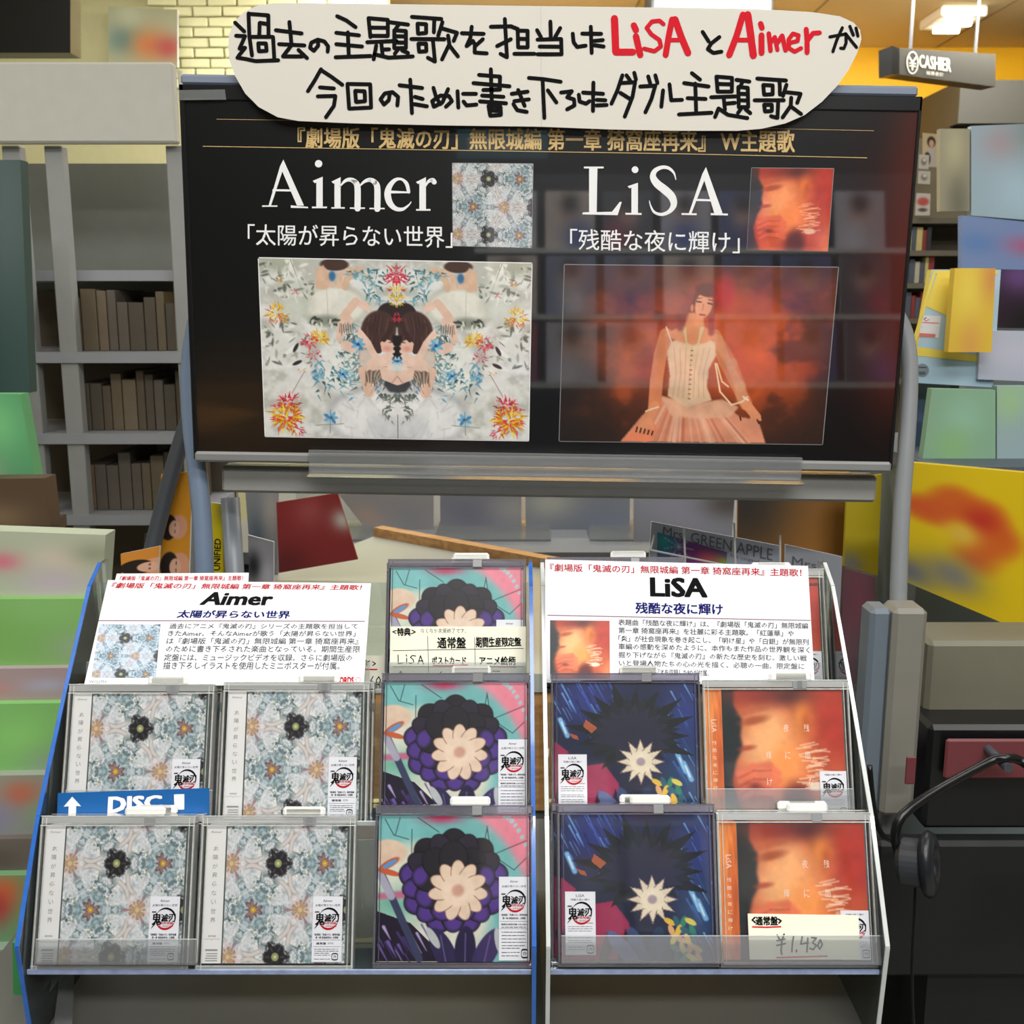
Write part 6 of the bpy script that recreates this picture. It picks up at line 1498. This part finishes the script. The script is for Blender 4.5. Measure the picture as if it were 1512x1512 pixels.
obj('lower_body', wbox(xat(1340, 690, 1.85)+0.01, 1.80, 0, 1.48, 2.2, zat(707, 1.78)), mat('gondola_slate', (110, 122, 122), 0.6), sg)
cv = Canvas(90, 70, 1330, 665, 1560, 960, (208, 178, 6))
cv.path([(1370, 770), (1400, 740), (1440, 760), (1460, 800), (1430, 850)], 26, (196, 92, 24), 22); cv.path([(1350, 764), (1380, 770)], 22, (196, 84, 30), 20); cv.gau(1438, 768, 26, (178, 46, 26)); cv.gau(1412, 806, 24, (206, 168, 60)); cv.gau(1400, 900, 44, (120, 116, 106)); cv.gau(1340, 930, 40, (96, 100, 106))
boxed('yellow_poster', 'large yellow poster with a soft orange-red swirl at the right edge', 'poster', [(1332, 682), (1580, 704), (1580, 962), (1330, 856)], 1.66, cv, 0.02, body=mat('poster_yellow', (208, 178, 6), 0.5))
# listening station
ls = thing('listening_station', 'grey listening station with black base and dark red label, right of the racks', 'station', (0.62, 1.5, 0))
def lsb(n_, x0, y0, x1, y1, d, dp, m, bev=0.006):
    a, b = unp(x0, y0, d), unp(x1, y1, d)
    return obj(n_, wbox(a.x, a.y, b.z, b.x, a.y+dp, a.z, bev), m, ls)
lsb('left_panel', 1287, 900, 1320, 1232, 1.42, 0.045, mat('station_blue_grey', (104, 116, 126), 0.4))
lsb('face_panel', 1321, 900, 1372, 1236, 1.41, 0.05, mat('station_warm_grey', (128, 126, 118), 0.4))
lsb('upper_panel', 1373, 948, 1580, 1070, 1.5, 0.10, mat('station_olive', (116, 114, 98), 0.5))
lsb('dark_panel', 1373, 1072, 1580, 1240, 1.46, 0.12, M_BLK)
lsb('red_label', 1398, 1092, 1560, 1156, 1.45, 0.006, mat('station_red', (112, 54, 58), 0.5))
lsb('small_red_mark', 1339, 1118, 1354, 1162, 1.408, 0.003, mat('station_red', (112, 54, 58), 0.5), 0.001)
lsb('base_panel', 1296, 1244, 1580, 1470, 1.47, 0.03, mat('station_black', (20, 22, 24), 0.6))
obj('black_trim', MB().tube(smooth(pxpath([(1284, 1130), (1290, 1190), (1300, 1228), (1318, 1241), (1345, 1243), (1380, 1238)], 1.405)), 0.0035, 10), M_BLK, ls, smooth=True)
a = unp(1440, 1470, 1.47); obj('station_column', wbox(0.58, 1.38, 0, 0.95, 1.62, a.z+0.02), mat('station_black', (20, 22, 24), 0.6), ls)
# headphones hanging on the station
hd = thing('headphones', 'black cushioned headphones hanging on the listening station, right', 'headphones', unp(1370, 1330, 1.34))
def cushion(cx, cy, d, r, rot, th_):
    n_, m_ = 28, 10; c0 = unp(cx, cy, d); ax = Vector((math.sin(rot), -math.cos(rot), 0.15)).normalized()
    e1 = Vector((0, 0, 1)); e1 = (e1-ax*e1.dot(ax)).normalized(); e2 = ax.cross(e1)
    vs, fs = [], []
    for i in range(n_):
        a = 2*math.pi*i/n_; dr = e1*math.cos(a)*1.18+e2*math.sin(a)
        for j in range(m_):
            b = 2*math.pi*j/m_; wr = 1+0.05*math.sin(a*17)*max(0, math.cos(b))
            vs.append(c0+dr*(r-th_+th_*wr*math.cos(b))+ax*th_*0.8*math.sin(b))
    for i in range(n_):
        for j in range(m_): fs.append((i*m_+j, ((i+1) % n_)*m_+j, ((i+1) % n_)*m_+(j+1) % m_, i*m_+(j+1) % m_))
    return vs, fs, c0, ax
M_PAD = mat('black_leatherette', (30, 33, 38), 0.35, noise=0.2, scale=60, bump=0.4)
vs, fs, c0, ax = cushion(1372, 1276, 1.34, 0.035, 1.05, 0.012)
obj('ear_cushion', MB().add(vs, fs), M_PAD, hd, smooth=True)
obj('ear_cup', MB().tube([c0-ax*0.002, c0-ax*0.03, c0-ax*0.036], [0.029, 0.029, 0.022], 28), mat('cup_charcoal', (58, 60, 64), 0.4), hd, smooth=False)
vs, fs, c1, ax1 = cushion(1590, 1290, 1.30, 0.040, -0.9, 0.013)
obj('ear_cushion', MB().add(vs, fs), M_PAD, hd, smooth=True)
obj('ear_cup', MB().tube([c1-ax1*0.002, c1-ax1*0.03, c1-ax1*0.036], [0.034, 0.034, 0.026], 28), mat('cup_charcoal', (58, 60, 64), 0.4), hd)
top = unp(1485, 1120, 1.40)
obj('headband', MB().tube(smooth([c0-ax*0.034, c0-ax*0.036+Vector((0, 0, 0.06)), top-Vector((0.03, 0, 0.01)), top, top+Vector((0.03, 0, -0.01)), c1-ax1*0.036+Vector((0, 0, 0.06)), c1-ax1*0.034], 6), 0.006, 10), M_BLK, hd, smooth=True)
obj('cable', MB().tube(smooth(pxpath([(1352, 1300), (1350, 1360), (1347, 1420), (1347, 1480), (1350, 1530)], 1.36)), 0.0022, 8), M_BLK, hd, smooth=True)
obj('hanger', MB().cyl(top+Vector((0, -0.01, -0.009)), (0, 1, 0), 0.006, 0.1, 12), M_DGREY, ls)

# ------------------------------------------------------------------ shop behind the viewer, seen in the gloss of the screen
rk = thing('magazine_rack', 'magazine rack across the aisle, reflected in the screen', 'rack', (0.6, -1.5, 0))
obj('rack_back', wbox(-0.2, -1.75, 0.5, 1.7, -1.72, 2.0), mat('rack_slate', (60, 62, 66), 0.6), rk)
obj('wood_counter', wbox(-1.6, -1.6, 0.0, -0.1, -1.2, 1.16), wood_mat('dark_wood', (66, 48, 34), (104, 76, 50)), rk)
rs = random.Random(21)
for r_, z in enumerate((1.70, 1.44, 1.18)):
    obj('rack_shelf', wbox(-0.15, -1.72+r_*0.12, z-0.02, 1.65, -1.55+r_*0.12, z-0.001), M_GREYEDGE, rk)
    for i in range(7):
        x = 0.0+i*0.235
        base = rs.choice([(70, 80, 130), (170, 170, 180), (140, 60, 70), (60, 70, 80), (110, 120, 150), (190, 180, 170)])
        cv = blobs(20, base, [(50, 40, 24, (210, 170, 150)), (50, 22, 18, (40, 34, 36)), (rs.uniform(10, 90), 80, 30, rs.choice([(70, 90, 160), (200, 200, 210), (160, 60, 90)]))])
        P_ = Plane((x, -1.60+r_*0.12, z), (-1, 0, 0), (0, -0.25, 1))
        t = thing('magazine', 'magazine on the rack across the aisle, seen only in the screen', 'magazine', (x, -1.6+r_*0.12, z), 'magazines reflected in the screen')
        obj('pages', MB().prism([P_.pt(-0.1, 0, -0.001), P_.pt(0.1, 0, -0.001), P_.pt(0.1, 0.235, -0.001), P_.pt(-0.1, 0.235, -0.001)], -P_.n*0.008), M_PAPER, t)
        obj('cover_print', cv.mesh('cover_print', [P_.pt(-0.1, 0.235), P_.pt(0.1, 0.235), P_.pt(0.1, 0), P_.pt(-0.1, 0)], W[t]), None, t)
bn = thing('magazine_sign', 'teal hanging sign reading MAGAZINE, reflected in the screen', 'sign', (-0.04, -1.2, 2.0))
obj('sign_board', wbox(-0.20, -1.22, 2.0, 0.13, -1.20, 2.16), mat('teal_sign', (40, 96, 110), 0.5), bn)
k = MB(Vector((0, 1, 0))); put_text(k, lambda x, y: Vector((x, -1.199, y)), 'MAGAZINE', ((0.09, 2.07), (-0.16, 2.07), (-0.16, 2.03), (0.09, 2.03)), bold=0.03); obj('lettering', k, M_WINK, bn)
obj('hanging_rod', MB().tube([(-0.04, -1.21, 2.16), (-0.04, -1.21, CEIL-0.001)], 0.006, 8), M_DGREY, bn)
